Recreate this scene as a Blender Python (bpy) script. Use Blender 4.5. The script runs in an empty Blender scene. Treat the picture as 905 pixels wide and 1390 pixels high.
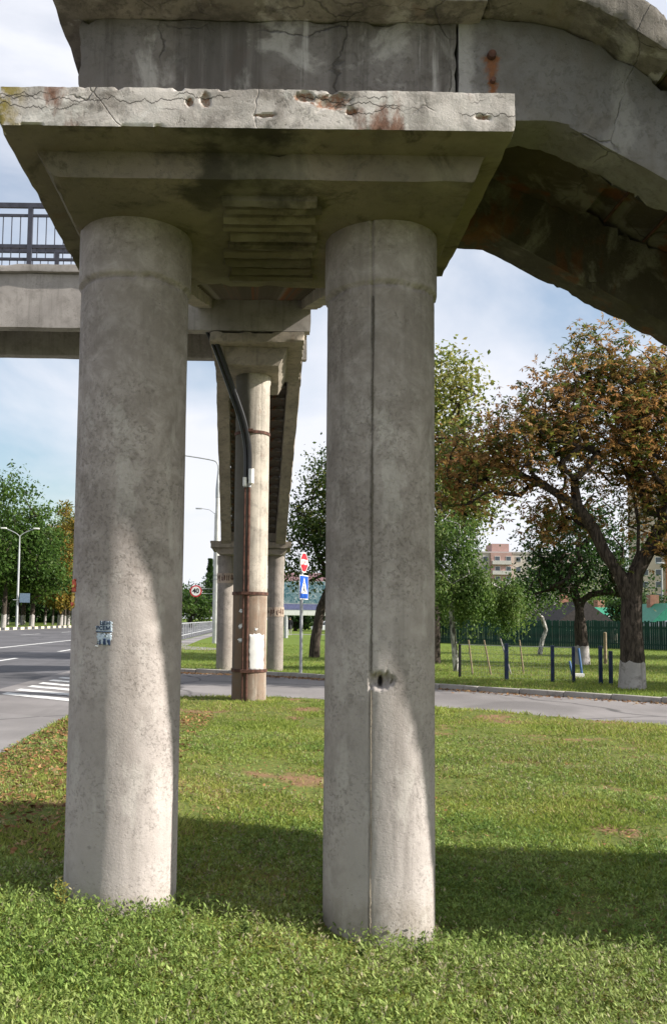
import bpy, bmesh, math, random
import numpy as np
from mathutils import Vector, Matrix, noise as mnoise

S = bpy.context.scene
COL = S.collection
R = math.radians

# ------------------------------------------------------------------ camera
cam = bpy.data.cameras.new('camera')
cam.sensor_fit = 'AUTO'; cam.sensor_width = 36.0
cam.lens = 1150.0 / 1390.0 * 36.0
cam.shift_x = 85.4 / 1390.0
cam.shift_y = 61.0 / 1390.0
cam.clip_start = 0.05; cam.clip_end = 3000.0
cam_o = bpy.data.objects.new('camera', cam); COL.objects.link(cam_o)
cam_o.matrix_world = (Matrix.Translation((0, 0, 1.65)) @ Matrix.Rotation(math.pi/2 + math.atan(84/1150.0), 4, 'X')
                      @ Matrix.Rotation(0.01307, 4, 'Z'))
S.camera = cam_o

# ------------------------------------------------------------------ sun and sky
SUN_E, SUN_A = R(31.0), R(10.5)       # elevation; angle the sun stands behind the camera plane, coming from the right
sdir = Vector((math.cos(SUN_E)*math.cos(SUN_A), -math.cos(SUN_E)*math.sin(SUN_A), math.sin(SUN_E)))
sun = bpy.data.lights.new('sun', 'SUN'); sun.energy = 5.0; sun.angle = R(0.6); sun.color = (1.0, 0.945, 0.87)
sun_o = bpy.data.objects.new('sun', sun); COL.objects.link(sun_o)
sun_o.location = (30, -7, 30); sun_o.rotation_euler = sdir.to_track_quat('Z', 'Y').to_euler()

W = bpy.data.worlds.new('World'); S.world = W; W.use_nodes = True
wt = W.node_tree; wt.nodes.clear()
sky = wt.nodes.new('ShaderNodeTexSky'); sky.sky_type = 'NISHITA'; sky.sun_disc = False
sky.sun_elevation = SUN_E; sky.sun_rotation = math.atan2(sdir.x, sdir.y)
sky.air_density = 1.25; sky.dust_density = 1.2; sky.ozone_density = 1.6
tc = wt.nodes.new('ShaderNodeTexCoord')
mp = wt.nodes.new('ShaderNodeMapping'); mp.inputs['Scale'].default_value = (1.0, 1.0, 2.1); mp.inputs['Location'].default_value = (2.2, 14.4, 1.1)
wt.links.new(tc.outputs['Generated'], mp.inputs['Vector'])
cn = wt.nodes.new('ShaderNodeTexNoise'); cn.inputs['Scale'].default_value = 1.9; cn.inputs['Detail'].default_value = 9; cn.inputs['Roughness'].default_value = 0.52; cn.inputs['Distortion'].default_value = 0.25
wt.links.new(mp.outputs[0], cn.inputs['Vector'])
cr = wt.nodes.new('ShaderNodeValToRGB'); cr.color_ramp.elements[0].position = 0.36; cr.color_ramp.elements[1].position = 0.56; cr.color_ramp.elements[0].color = (0.08,0.08,0.08,1)
wt.links.new(cn.outputs['Fac'], cr.inputs[0])
cn2 = wt.nodes.new('ShaderNodeTexNoise'); cn2.inputs['Scale'].default_value = 4.0; cn2.inputs['Detail'].default_value = 6
wt.links.new(mp.outputs[0], cn2.inputs['Vector'])
cc = wt.nodes.new('ShaderNodeMix'); cc.data_type = 'RGBA'
cc.inputs['A'].default_value = (8.2, 8.5, 9.5, 1); cc.inputs['B'].default_value = (10.0, 10.1, 10.6, 1)
wt.links.new(cn2.outputs['Fac'], cc.inputs['Factor'])
mx = wt.nodes.new('ShaderNodeMix'); mx.data_type = 'RGBA'
wt.links.new(cr.outputs['Color'], mx.inputs['Factor']); sb = wt.nodes.new('ShaderNodeVectorMath'); sb.operation = 'SCALE'; sb.inputs['Scale'].default_value = 1.6
wt.links.new(sky.outputs[0], sb.inputs[0]); wt.links.new(sb.outputs[0], mx.inputs['A']); wt.links.new(cc.outputs['Result'], mx.inputs['B'])
bg = wt.nodes.new('ShaderNodeBackground'); bg.inputs['Strength'].default_value = 0.055
wo = wt.nodes.new('ShaderNodeOutputWorld')
wt.links.new(mx.outputs['Result'], bg.inputs['Color']); wt.links.new(bg.outputs[0], wo.inputs[0])

vs = S.view_settings; vs.view_transform = 'Standard'; vs.look = 'None'; vs.exposure = 0.93; vs.gamma = 1.0; vs.use_curve_mapping = False
S.cycles.max_bounces = 5; S.cycles.diffuse_bounces = 3; S.cycles.transparent_max_bounces = 6

# ------------------------------------------------------------------ helpers: materials
class NT:
    def __init__(s, name):
        s.m = bpy.data.materials.new(name); s.m.use_nodes = True
        s.t = s.m.node_tree; s.t.nodes.clear()
        s.out = s.t.nodes.new('ShaderNodeOutputMaterial')
        s.b = s.t.nodes.new('ShaderNodeBsdfPrincipled'); s.t.links.new(s.b.outputs[0], s.out.inputs[0])
        s.tc = s.t.nodes.new('ShaderNodeTexCoord'); s.co = s.tc.outputs['Object']
    def n(s, k): return s.t.nodes.new(k)
    def l(s, a, b): s.t.links.new(a, b)
    def put(s, sock, v):
        if hasattr(v, 'is_linked') or isinstance(v, bpy.types.NodeSocket): s.l(v, sock)
        elif isinstance(v, (tuple, list)): sock.default_value = tuple(v) + ((1,) if len(v) == 3 and len(sock.default_value) == 4 else ())
        else: sock.default_value = v
    def map(s, scale=(1,1,1), loc=(0,0,0), rot=(0,0,0)):
        q = s.n('ShaderNodeMapping'); s.l(s.co, q.inputs[0]); q.inputs['Scale'].default_value = scale; q.inputs['Location'].default_value = loc; q.inputs['Rotation'].default_value = rot
        return q.outputs[0]
    def noise(s, scale, detail=4, rough=0.55, co=None, dist=0.0):
        q = s.n('ShaderNodeTexNoise'); s.l(co or s.co, q.inputs['Vector']); q.inputs['Scale'].default_value = scale
        q.inputs['Detail'].default_value = detail; q.inputs['Roughness'].default_value = rough; q.inputs['Distortion'].default_value = dist
        return q.outputs['Fac']
    def vor(s, scale, feature='F1', co=None):
        q = s.n('ShaderNodeTexVoronoi'); q.feature = feature; s.l(co or s.co, q.inputs['Vector']); q.inputs['Scale'].default_value = scale
        return q.outputs['Distance']
    def ramp(s, f, a, b, va=0.0, vb=1.0):
        q = s.n('ShaderNodeMapRange'); q.interpolation_type = 'SMOOTHSTEP'; s.l(f, q.inputs[0])
        q.inputs[1].default_value = a; q.inputs[2].default_value = b; q.inputs[3].default_value = va; q.inputs[4].default_value = vb
        return q.outputs[0]
    def math(s, op, a, b=0.0):
        q = s.n('ShaderNodeMath'); q.operation = op; s.put(q.inputs[0], a); s.put(q.inputs[1], b); return q.outputs[0]
    def mix(s, f, a, b, mode='MIX'):
        q = s.n('ShaderNodeMix'); q.data_type = 'RGBA'; q.blend_type = mode
        s.put(q.inputs['Factor'], f); s.put(q.inputs['A'], a); s.put(q.inputs['B'], b); return q.outputs['Result']
    def xyz(s):
        q = s.n('ShaderNodeSeparateXYZ'); s.l(s.co, q.inputs[0]); return q.outputs
    def bump(s, h, strength=0.4, dist=0.01):
        q = s.n('ShaderNodeBump'); s.l(h, q.inputs['Height']); q.inputs['Strength'].default_value = strength; q.inputs['Distance'].default_value = dist
        s.l(q.outputs[0], s.b.inputs['Normal'])
    def fin(s, color, rough=0.8, spec=0.3, metal=0.0):
        s.put(s.b.inputs['Base Color'], color); s.put(s.b.inputs['Roughness'], rough)
        s.b.inputs['Specular IOR Level'].default_value = spec; s.b.inputs['Metallic'].default_value = metal
        return s.m

def paint(name, col, rough=0.5, spec=0.4, var=0.15, scale=6.0, metal=0.0, bump=0.0):
    t = NT(name); f = t.noise(scale, 5)
    d = tuple(c*(1-var) for c in col); u = tuple(min(1, c*(1+var)) for c in col)
    if bump: t.bump(t.noise(scale*6, 4), bump, 0.005)
    return t.fin(t.mix(t.ramp(f, 0.3, 0.7), d, u), rough, spec, metal)

def concrete(name, base=(0.36,0.335,0.30), dirt=0.5, flecks=0.4, streak=0.3, rust=0.0, cracks=0.0, pale=0.0, fleck_scale=26, extra=None, rust_at=0.60):
    t = NT(name)
    big = t.noise(1.3, 5, 0.6); mid = t.noise(5.5, 8, 0.62, dist=0.4)
    c = t.mix(t.ramp(big, 0.32, 0.68), tuple(x*0.80 for x in base), tuple(min(1, x*1.14) for x in base))
    # grime in patches
    c = t.mix(t.math('MULTIPLY', t.ramp(mid, 0.46, 0.72), dirt), c, (0.115, 0.10, 0.085))
    # run-down streaks
    st = t.noise(1.0, 6, 0.6, co=t.map((9, 9, 0.55)))
    c = t.mix(t.math('MULTIPLY', t.ramp(st, 0.50, 0.75), streak), c, (0.13, 0.115, 0.10))
    # short dark flecks and pores
    fl = t.noise(fleck_scale, 7, 0.72, dist=0.25)
    patch = t.ramp(t.noise(2.4, 4), 0.36, 0.62)
    fm = t.math('MULTIPLY', t.ramp(fl, 0.51, 0.62), patch)
    fl2 = t.noise(fleck_scale*0.5, 6, 0.75, co=t.map((1.0,1.0,0.7)), dist=0.15); fm = t.math('MAXIMUM', fm, t.math('MULTIPLY', t.ramp(fl2, 0.60, 0.66), t.ramp(t.noise(3.7, 4), 0.45, 0.62)))
    c = t.mix(t.math('MULTIPLY', fm, flecks), c, (0.10, 0.092, 0.08))
    pores = t.ramp(t.vor(34), 0.05, 0.13, 1.0, 0.0)
    pm = t.math('MULTIPLY', pores, t.ramp(t.noise(7.0, 3), 0.52, 0.66))
    c = t.mix(t.math('MULTIPLY', pm, 0.7), c, (0.05, 0.045, 0.04))
    if pale:
        pp = t.ramp(t.noise(3.1, 7, 0.65, co=t.map((1,1,0.7), (4,2,7)), dist=0.6), 0.52, 0.64)
        c = t.mix(t.math('MULTIPLY', pp, pale), c, (0.62, 0.60, 0.56))
    h = t.math('ADD', t.math('MULTIPLY', mid, 0.22), t.math('MULTIPLY', t.noise(75, 5, 0.75), 0.5))
    h = t.math('SUBTRACT', h, t.math('MULTIPLY', fm, 0.35))
    h = t.math('SUBTRACT', h, t.math('MULTIPLY', pm, 0.8))
    if cracks:
        q = t.n('ShaderNodeTexNoise'); t.l(t.co, q.inputs['Vector']); q.inputs['Scale'].default_value = 3.0; q.inputs['Detail'].default_value = 5
        v = t.mix(0.22, t.co, q.outputs['Color'])
        e = t.ramp(t.vor(1.9, 'DISTANCE_TO_EDGE', v), 0.0, 0.0085, 1.0, 0.0)
        e = t.math('MULTIPLY', e, t.ramp(t.noise(1.9, 3), 0.47, 0.60))
        c = t.mix(t.math('MULTIPLY', e, cracks), c, (0.03, 0.027, 0.023))
        h = t.math('SUBTRACT', h, t.math('MULTIPLY', e, 1.6))
    if rust:
        rm = t.ramp(t.noise(2.7, 6, 0.6, co=t.map((1.2,1.2,0.6), (9,1,3))), rust_at, rust_at+0.09)
        c = t.mix(t.math('MULTIPLY', rm, rust), c, t.mix(t.noise(30, 3), (0.20,0.07,0.025), (0.09,0.035,0.02)))
    if extra: c = extra(t, c)
    t.bump(h, 0.55, 0.012)
    return t.fin(c, 0.9, 0.2)

# ------------------------------------------------------------------ helpers: objects
def tag(o, label=None, cat=None, group=None, kind=None):
    if label: o['label'] = label
    if cat: o['category'] = cat
    if group: o['group'] = group
    if kind: o['kind'] = kind
    return o
def thing(name, loc, label, cat, group=None, rz=0.0):
    o = bpy.data.objects.new(name, None); o.empty_display_size = 0.2; COL.objects.link(o)
    o.location = loc; o.rotation_euler = (0, 0, rz)
    return tag(o, label, cat, group)
def link(name, me, parent=None, loc=(0,0,0), rot=(0,0,0), scale=(1,1,1)):
    o = bpy.data.objects.new(name, me); COL.objects.link(o); o.parent = parent
    o.location = loc; o.rotation_euler = rot; o.scale = scale
    return o
def wpos(p):
    v = Vector((0,0,0))
    while p is not None: v += Vector(p.location); p = p.parent
    return v
def bm_mesh(name, bm, mat, smooth=True, ang=38):
    me = bpy.data.meshes.new(name); bm.normal_update(); bm.to_mesh(me); bm.free()
    if mat: me.materials.append(mat)
    if smooth:
        me.polygons.foreach_set('use_smooth', [True]*len(me.polygons)); me.set_sharp_from_angle(angle=R(ang))
    return me
def bobj(name, bm, mat, parent=None, smooth=True, ang=38, world=True):
    """bm in world coordinates; the object sits at its parent's origin"""
    if world and parent is not None:
        off = wpos(parent); bmesh.ops.translate(bm, verts=bm.verts, vec=-off)
    return link(name, bm_mesh(name, bm, mat, smooth, ang), parent)
def np_mesh(name, V, F, mat, cols=None, smooth=False):
    V = np.asarray(V, np.float32); F = np.asarray(F, np.int32); k = F.shape[1]
    me = bpy.data.meshes.new(name)
    me.vertices.add(len(V)); me.vertices.foreach_set('co', V.ravel())
    me.loops.add(F.size); me.loops.foreach_set('vertex_index', F.ravel())
    me.polygons.add(len(F)); me.polygons.foreach_set('loop_start', np.arange(0, F.size, k, dtype=np.int32))
    if cols is not None:
        a = me.color_attributes.new('Col', 'FLOAT_COLOR', 'POINT')
        a.data.foreach_set('color', np.concatenate([cols, np.ones((len(cols),1))], 1).astype(np.float32).ravel())
    if mat: me.materials.append(mat)
    if smooth: me.polygons.foreach_set('use_smooth', [True]*len(F))
    me.update(calc_edges=True); me.validate()
    return me

def bbox(bm, x0, x1, y0, y1, z0, z1):
    v = [bm.verts.new((x, y, z)) for x in (x0, x1) for y in (y0, y1) for z in (z0, z1)]
    for f in ((0,1,3,2),(4,6,7,5),(0,4,5,1),(2,3,7,6),(0,2,6,4),(1,5,7,3)): bm.faces.new([v[i] for i in f])
    return bm
def box(x0, x1, y0, y1, z0, z1, bev=0.0, seg=2):
    bm = bmesh.new(); bbox(bm, x0, x1, y0, y1, z0, z1)
    if bev: bmesh.ops.bevel(bm, geom=bm.edges[:], offset=bev, segments=seg, affect='EDGES', profile=0.6)
    return bm
def prism(pts, a0, a1, axis='Y'):
    """polygon extruded along an axis; pts are (x,z) for Y, (y,z) for X, (x,y) for Z"""
    bm = bmesh.new()
    mk = {'Y': lambda p, a: (p[0], a, p[1]), 'X': lambda p, a: (a, p[0], p[1]), 'Z': lambda p, a: (p[0], p[1], a)}[axis]
    A = [bm.verts.new(mk(p, a0)) for p in pts]; B = [bm.verts.new(mk(p, a1)) for p in pts]
    bm.faces.new(A); bm.faces.new(B[::-1]); n = len(pts)
    for i in range(n): bm.faces.new((A[i], B[i], B[(i+1) % n], A[(i+1) % n]))
    bmesh.ops.recalc_face_normals(bm, faces=bm.faces); return bm
def roughen(bm, res, amp=0.004, chip=0.03, freq=6.0, seed=0.0, thr=0.0, lim=None):
    """cut into a grid, push the faces about a little and break the arrises"""
    lo = [min(v.co[i] for v in bm.verts) for i in range(3)]; hi = [max(v.co[i] for v in bm.verts) for i in range(3)]
    if isinstance(res, (int, float)): res = (res,)*3
    for ax in range(3):
        n = int((hi[ax]-lo[ax]) / res[ax])
        for k in range(1, n+1):
            co = [0,0,0]; no = [0,0,0]; no[ax] = 1; co[ax] = lo[ax] + (hi[ax]-lo[ax])*k/(n+1)
            bmesh.ops.bisect_plane(bm, geom=bm.verts[:]+bm.edges[:]+bm.faces[:], dist=1e-5, plane_co=co, plane_no=no)
    bm.normal_update(); mv = []
    for v in bm.verts:
        ns = [f.normal for f in v.link_faces]; a = Vector((0,0,0)); sharp = False; uq = []
        for n in ns:
            if all(n.dot(u) < 0.8 for u in uq): uq.append(n.copy())
        for u in uq: a += u
        p = v.co*freq + Vector((seed, seed*1.7, -seed))
        d = a.normalized() * (mnoise.noise(v.co*2.3 + Vector((seed,)*3))*amp*1.5 + mnoise.noise(p*2)*amp)
        if len(uq) > 1:
            c = max(0.0, mnoise.fractal(p, 0.7, 2.3, 5) - thr) + 0.10*abs(mnoise.noise(p*3.3))
            d -= a * min(chip*c, lim or 1e9)
        mv.append(d)
    for v, d in zip(bm.verts, mv): v.co += d
    return bm
def cyl(bm, p0, p1, r0, r1=None, seg=12, cap=True):
    p0 = Vector(p0); p1 = Vector(p1); r1 = r0 if r1 is None else r1
    q = (p1-p0).to_track_quat('Z', 'Y'); A = []; B = []
    for i in range(seg):
        a = 2*math.pi*i/seg; o = Vector((math.cos(a), math.sin(a), 0))
        A.append(bm.verts.new(p0 + q @ (o*r0))); B.append(bm.verts.new(p1 + q @ (o*r1)))
    for i in range(seg): bm.faces.new((A[i], A[(i+1) % seg], B[(i+1) % seg], B[i]))
    if cap: bm.faces.new(A[::-1]); bm.faces.new(B)
    return bm
def tube(path, r, seg=8, cap=True):
    bm = bmesh.new(); path = [Vector(p) for p in path]; rings = []
    rr = r if isinstance(r, (list, tuple)) else [r]*len(path)
    up = Vector((0.13, 0.91, 0.37))
    for i, p in enumerate(path):
        d = (path[min(i+1, len(path)-1)] - path[max(i-1, 0)]).normalized()
        x = d.cross(up).normalized(); y = d.cross(x).normalized()
        rings.append([bm.verts.new(p + x*math.cos(2*math.pi*k/seg)*rr[i] + y*math.sin(2*math.pi*k/seg)*rr[i]) for k in range(seg)])
    for a, b in zip(rings, rings[1:]):
        for k in range(seg): bm.faces.new((a[k], a[(k+1) % seg], b[(k+1) % seg], b[k]))
    if cap: bm.faces.new(rings[0][::-1]); bm.faces.new(rings[-1])
    bmesh.ops.recalc_face_normals(bm, faces=bm.faces)
    return bm
def text_mesh(body, size, mat, depth=0.004, bold=0.0):
    cu = bpy.data.curves.new('lettering', 'FONT'); cu.body = body; cu.size = size; cu.align_x = 'CENTER'; cu.align_y = 'CENTER'
    cu.extrude = depth; cu.offset = bold
    o = bpy.data.objects.new('lettering', cu); COL.objects.link(o)
    dg = bpy.context.evaluated_depsgraph_get(); me = bpy.data.meshes.new_from_object(o.evaluated_get(dg))
    bpy.data.objects.remove(o); bpy.data.curves.remove(cu)
    me.materials.clear(); me.materials.append(mat); return me

# vectorised value noise for scattering
def vnoise(x, y, seed=0):
    xi = np.floor(x).astype(np.int64); yi = np.floor(y).astype(np.int64); fx = x-xi; fy = y-yi
    fx = fx*fx*(3-2*fx); fy = fy*fy*(3-2*fy)
    def h(a, b):
        n = (a*374761393 + b*668265263 + seed*974711) & 0x7fffffff
        n = ((n ^ (n >> 13)) * 1274126177) & 0x7fffffff
        return ((n ^ (n >> 16)) & 0xffff) / 65535.0
    return (h(xi,yi)*(1-fx)+h(xi+1,yi)*fx)*(1-fy) + (h(xi,yi+1)*(1-fx)+h(xi+1,yi+1)*fx)*fy
def fbm(x, y, seed=0, o=4):
    s = 0; a = 0.5
    for i in range(o): s = s + a*vnoise(x*2**i, y*2**i, seed+i); a *= 0.5
    return s / (1-0.5**o)
def inside(px, py, poly):
    c = np.zeros(len(px), bool); n = len(poly)
    for i in range(n):
        x0, y0 = poly[i]; x1, y1 = poly[(i+1) % n]
        if y0 == y1: continue
        c ^= ((y0 > py) != (y1 > py)) & (px < (x1-x0)*(py-y0)/(y1-y0) + x0)
    return c
def kites(B, D, Wd, L, Wf, lift=0.25, mid=0.45):
    """leaf shaped folded quads: base B, unit direction D, side Wd, length L, width Wf -> V, F"""
    n = len(B); L = L[:, None]; Wf = Wf[:, None]; N = np.cross(D, Wd)
    v0 = B; v1 = B + D*L*mid + Wd*Wf*0.5 + N*Wf*lift; v2 = B + D*L; v3 = B + D*L*mid - Wd*Wf*0.5 + N*Wf*lift
    V = np.stack([v0, v1, v2, v3], 1).reshape(-1, 3)
    i = np.arange(n)*4
    F = np.concatenate([np.stack([i, i+1, i+2], 1), np.stack([i, i+2, i+3], 1)])
    return V, F
def unit(a): return a / np.maximum(np.linalg.norm(a, axis=1, keepdims=True), 1e-9)

# ------------------------------------------------------------------ materials
def leafmat(name, trans=0.35, rough=0.55, gloss=0.06):
    t = NT(name); a = t.n('ShaderNodeAttribute'); a.attribute_name = 'Col'
    t.fin(a.outputs['Color'], rough, 0.25)
    tr = t.n('ShaderNodeBsdfTranslucent'); t.l(a.outputs['Color'], tr.inputs['Color'])
    mxs = t.n('ShaderNodeMixShader'); mxs.inputs[0].default_value = trans
    t.l(t.b.outputs[0], mxs.inputs[1]); t.l(tr.outputs[0], mxs.inputs[2]); t.l(mxs.outputs[0], t.out.inputs[0])
    return t.m
M = {}
M['leaf'] = leafmat('leaf', 0.45); M['blade'] = leafmat('grass_blade', 0.4, 0.6)
M['dry'] = leafmat('dry_leaf', 0.15, 0.8)

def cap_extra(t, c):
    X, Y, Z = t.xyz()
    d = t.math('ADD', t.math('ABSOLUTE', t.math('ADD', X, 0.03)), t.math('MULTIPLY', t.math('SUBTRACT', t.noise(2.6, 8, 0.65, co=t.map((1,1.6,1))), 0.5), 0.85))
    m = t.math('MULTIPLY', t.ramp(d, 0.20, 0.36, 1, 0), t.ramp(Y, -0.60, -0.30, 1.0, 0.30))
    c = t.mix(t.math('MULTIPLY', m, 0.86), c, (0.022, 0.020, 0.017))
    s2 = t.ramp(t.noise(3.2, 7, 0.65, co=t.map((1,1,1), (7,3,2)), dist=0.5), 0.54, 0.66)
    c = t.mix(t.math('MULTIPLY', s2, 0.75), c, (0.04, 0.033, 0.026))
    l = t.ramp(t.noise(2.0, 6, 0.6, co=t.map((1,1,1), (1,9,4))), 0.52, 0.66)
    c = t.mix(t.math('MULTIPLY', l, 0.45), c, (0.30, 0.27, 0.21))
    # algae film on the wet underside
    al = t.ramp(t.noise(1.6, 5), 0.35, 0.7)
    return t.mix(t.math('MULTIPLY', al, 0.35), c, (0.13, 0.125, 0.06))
def weeping(t, c):
    # dark damp runs and pale lime runs straight down the face
    v = t.noise(1.0, 7, 0.7, co=t.map((5.5, 5.5, 0.25), (3,1,0)))
    c = t.mix(t.ramp(v, 0.46, 0.62, 0.0, 0.55), c, (0.045, 0.04, 0.034))
    w = t.noise(1.0, 5, 0.6, co=t.map((7.0, 7.0, 0.4), (11,4,2)))
    return t.mix(t.ramp(w, 0.63, 0.70, 0.0, 0.6), c, (0.50, 0.48, 0.46))
SPALL = [(-0.40,4.02,0.016,0.018),(-0.325,4.03,0.022,0.040),(0.13,4.05,0.050,0.022),(0.25,4.03,0.085,0.040),(0.345,3.985,0.030,0.016),(0.945,3.965,0.034,0.012),(-0.05,3.96,0.05,0.010)]
def lip_extra(t, c):
    X, Y, Z = t.xyz()
    d = t.ramp(t.noise(2.0, 6, 0.65, co=t.map((1.0,1.0,2.5), (2,5,1)), dist=0.5), 0.50, 0.66)
    c = t.mix(t.math('MULTIPLY', d, 0.55), c, (0.15, 0.13, 0.11))
    m = t.math('MULTIPLY', t.ramp(t.math('ADD', X, t.math('MULTIPLY', t.noise(9, 5), 0.25)), -1.05, -0.90, 1, 0), t.ramp(t.noise(14, 5), 0.42, 0.58))
    c = t.mix(m, c, (0.24, 0.19, 0.05))
    front = t.ramp(Y, -0.87, -0.86, 1, 0); nn = t.math('MULTIPLY', t.math('SUBTRACT', t.noise(34, 7, 0.75), 0.5), 2.2)
    rc = t.mix(t.ramp(t.noise(45, 5, 0.7), 0.42, 0.60), (0.20,0.085,0.04), (0.27,0.22,0.17)); tot = None
    for sx, sz, rx, rz in SPALL:
        a = t.math('DIVIDE', t.math('SUBTRACT', X, sx+0.09), rx); b = t.math('DIVIDE', t.math('SUBTRACT', Z, sz), rz)
        q = t.math('ADD', t.math('SQRT', t.math('ADD', t.math('MULTIPLY', a, a), t.math('MULTIPLY', b, b))), nn)
        k = t.ramp(q, 0.75, 1.10, 1, 0); tot = k if tot is None else t.math('MAXIMUM', tot, k)
    c = t.mix(t.math('MULTIPLY', t.math('MULTIPLY', tot, front), 0.88), c, rc)
    for off, z0 in ((0.0, 4.022), (7.3, 3.99), (3.9, 4.05)):
        zc = t.math('ADD', z0, t.math('MULTIPLY', t.math('SUBTRACT', t.noise(1.0, 7, 0.62, co=t.map((7,0,0), (off,0.3,0.1))), 0.5), 0.16))
        e = t.ramp(t.math('ABSOLUTE', t.math('SUBTRACT', Z, zc)), 0.0008, 0.0042, 1, 0)
        e = t.math('MULTIPLY', e, t.ramp(t.noise(1.0, 3, 0.5, co=t.map((2.4,0,0), (off+2,0.7,0.2))), 0.48, 0.54))
        c = t.mix(t.math('MULTIPLY', t.math('MULTIPLY', e, front), 0.9), c, (0.03, 0.025, 0.02))
    return c
def joint_rust(t, c):
    X, Y, Z = t.xyz(); n = t.math('MULTIPLY', t.math('SUBTRACT', t.noise(26, 6, 0.7), 0.5), 0.10)
    pl = t.math('ADD', X, t.math('MULTIPLY', t.math('SUBTRACT', t.noise(7, 6, 0.65), 0.5), 0.14))
    c = t.mix(t.ramp(pl, -4.265, -4.215, 0.7, 0.0), c, (0.36, 0.345, 0.33))
    for bx, bz, w in ((-4.155, 4.405, 0.030), (-4.15, 4.275, 0.020)):
        dx = t.math('ABSOLUTE', t.math('SUBTRACT', X, bx)); dz = t.math('SUBTRACT', bz-0.01, Z)
        q = t.math('ADD', t.math('ADD', dx, t.math('MAXIMUM', t.math('MULTIPLY', dz, 0.22), t.math('MULTIPLY', dz, -0.9))), n)
        c = t.mix(t.math('MULTIPLY', t.ramp(q, w*0.7, w*1.9, 1, 0), 0.85), c, t.mix(t.noise(40, 3), (0.28,0.10,0.03), (0.10,0.04,0.02)))
    return c
def left_shade_rust(t, c):
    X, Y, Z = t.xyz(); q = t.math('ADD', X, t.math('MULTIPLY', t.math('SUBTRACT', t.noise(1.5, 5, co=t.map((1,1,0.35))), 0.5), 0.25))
    c = t.mix(t.ramp(q, -0.11, -0.02, 0.90, 0.0), c, (0.075, 0.068, 0.055))  # shade of the pipes and the unlit left side put into the colour
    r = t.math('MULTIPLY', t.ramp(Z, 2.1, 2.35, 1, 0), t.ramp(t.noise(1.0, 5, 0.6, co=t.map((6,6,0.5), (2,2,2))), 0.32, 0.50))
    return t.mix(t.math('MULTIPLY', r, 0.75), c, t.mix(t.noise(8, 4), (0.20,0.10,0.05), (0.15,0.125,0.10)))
def shaft_tones(t, c):
    # darker in ragged patches from about head height, more so up the shaft
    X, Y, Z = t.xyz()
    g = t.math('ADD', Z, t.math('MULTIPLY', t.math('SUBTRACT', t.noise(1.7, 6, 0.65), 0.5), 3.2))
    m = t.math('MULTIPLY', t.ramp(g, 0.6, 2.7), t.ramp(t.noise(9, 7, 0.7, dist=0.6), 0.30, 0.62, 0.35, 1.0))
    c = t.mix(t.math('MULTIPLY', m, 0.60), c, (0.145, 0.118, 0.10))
    b = t.ramp(t.math('ADD', Z, t.math('MULTIPLY', t.math('SUBTRACT', t.noise(7, 6, 0.7), 0.5), 0.5)), 0.20, 0.42, 0.42, 0.0)
    c = t.mix(b, c, (0.17, 0.145, 0.10))
    p = t.ramp(t.noise(4.2, 6, 0.6, co=t.map((1.5,1.5,0.6), (3,8,1))), 0.56, 0.66)
    return t.mix(t.math('MULTIPLY', p, 0.28), c, (0.56, 0.53, 0.49))
M['col_l'] = concrete('column_concrete', (0.44,0.395,0.37), 0.30, 0.45, 0.28, fleck_scale=48, extra=shaft_tones)
M['col_r'] = concrete('column_concrete_seamed', (0.43,0.39,0.365), 0.30, 0.42, 0.45, fleck_scale=52, extra=shaft_tones)
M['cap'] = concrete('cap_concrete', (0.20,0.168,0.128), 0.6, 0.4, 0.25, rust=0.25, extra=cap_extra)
M['lip'] = concrete('lip_concrete', (0.50,0.46,0.425), 0.8, 0.6, 0.7, rust=0.85, cracks=0.85, pale=0.65, rust_at=0.555, extra=lip_extra)
M['beam'] = concrete('beam_concrete', (0.165,0.15,0.14), 0.75, 0.5, 0.5, rust=0.15, cracks=0.7, pale=0.35, extra=weeping)
M['stringer'] = concrete('stringer_concrete', (0.175,0.165,0.16), 0.6, 0.45, 0.55, cracks=0.6, pale=0.12, extra=joint_rust)
M['stringer_shaded'] = concrete('shaded_stringer_concrete', (0.065,0.056,0.046), 0.7, 0.6, 0.5, rust=0.6, pale=0.22, rust_at=0.55)  # darker copy of the stringer concrete; shade under the stair put into it
M['soffit'] = concrete('soffit_concrete', (0.075,0.06,0.045), 0.6, 0.5, 0.2, rust=0.85, rust_at=0.54, pale=0.15, cracks=0.6)  # base darkened so the colour carries the shade below the steps
M['slab'] = concrete('slab_concrete', (0.23,0.205,0.175), 0.7, 0.6, 0.6, rust=0.3, cracks=0.5, pale=0.4, extra=weeping)
M['old'] = concrete('old_concrete', (0.29,0.25,0.20), 0.6, 0.4, 0.6, rust=0.25)
M['mid_col'] = concrete('middle_column_concrete', (0.44,0.395,0.335), 0.45, 0.4, 0.65, rust=0.35, extra=left_shade_rust)
M['far_col'] = concrete('far_column_concrete', (0.29,0.255,0.225), 0.5, 0.5, 0.6, rust=0.3)
M['deck'] = concrete('deck_concrete', (0.33,0.30,0.275), 0.35, 0.3, 0.55)
M['kerb'] = concrete('kerb_concrete', (0.36,0.34,0.31), 0.5, 0.4, 0.2)
M['rust'] = paint('rusty_steel', (0.085,0.04,0.028), 0.85, 0.3, 0.45, 14, bump=0.4)
M['hose'] = paint('black_hose', (0.012,0.012,0.013), 0.35, 0.5, 0.2)
M['rail'] = paint('dark_rail_paint', (0.045,0.045,0.06), 0.5, 0.4, 0.25)
M['steel'] = paint('galvanised_steel', (0.36,0.37,0.38), 0.5, 0.5, 0.12, 8)
M['poleconc'] = concrete('pole_concrete', (0.58,0.57,0.55), 0.2, 0.2, 0.3)
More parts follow.
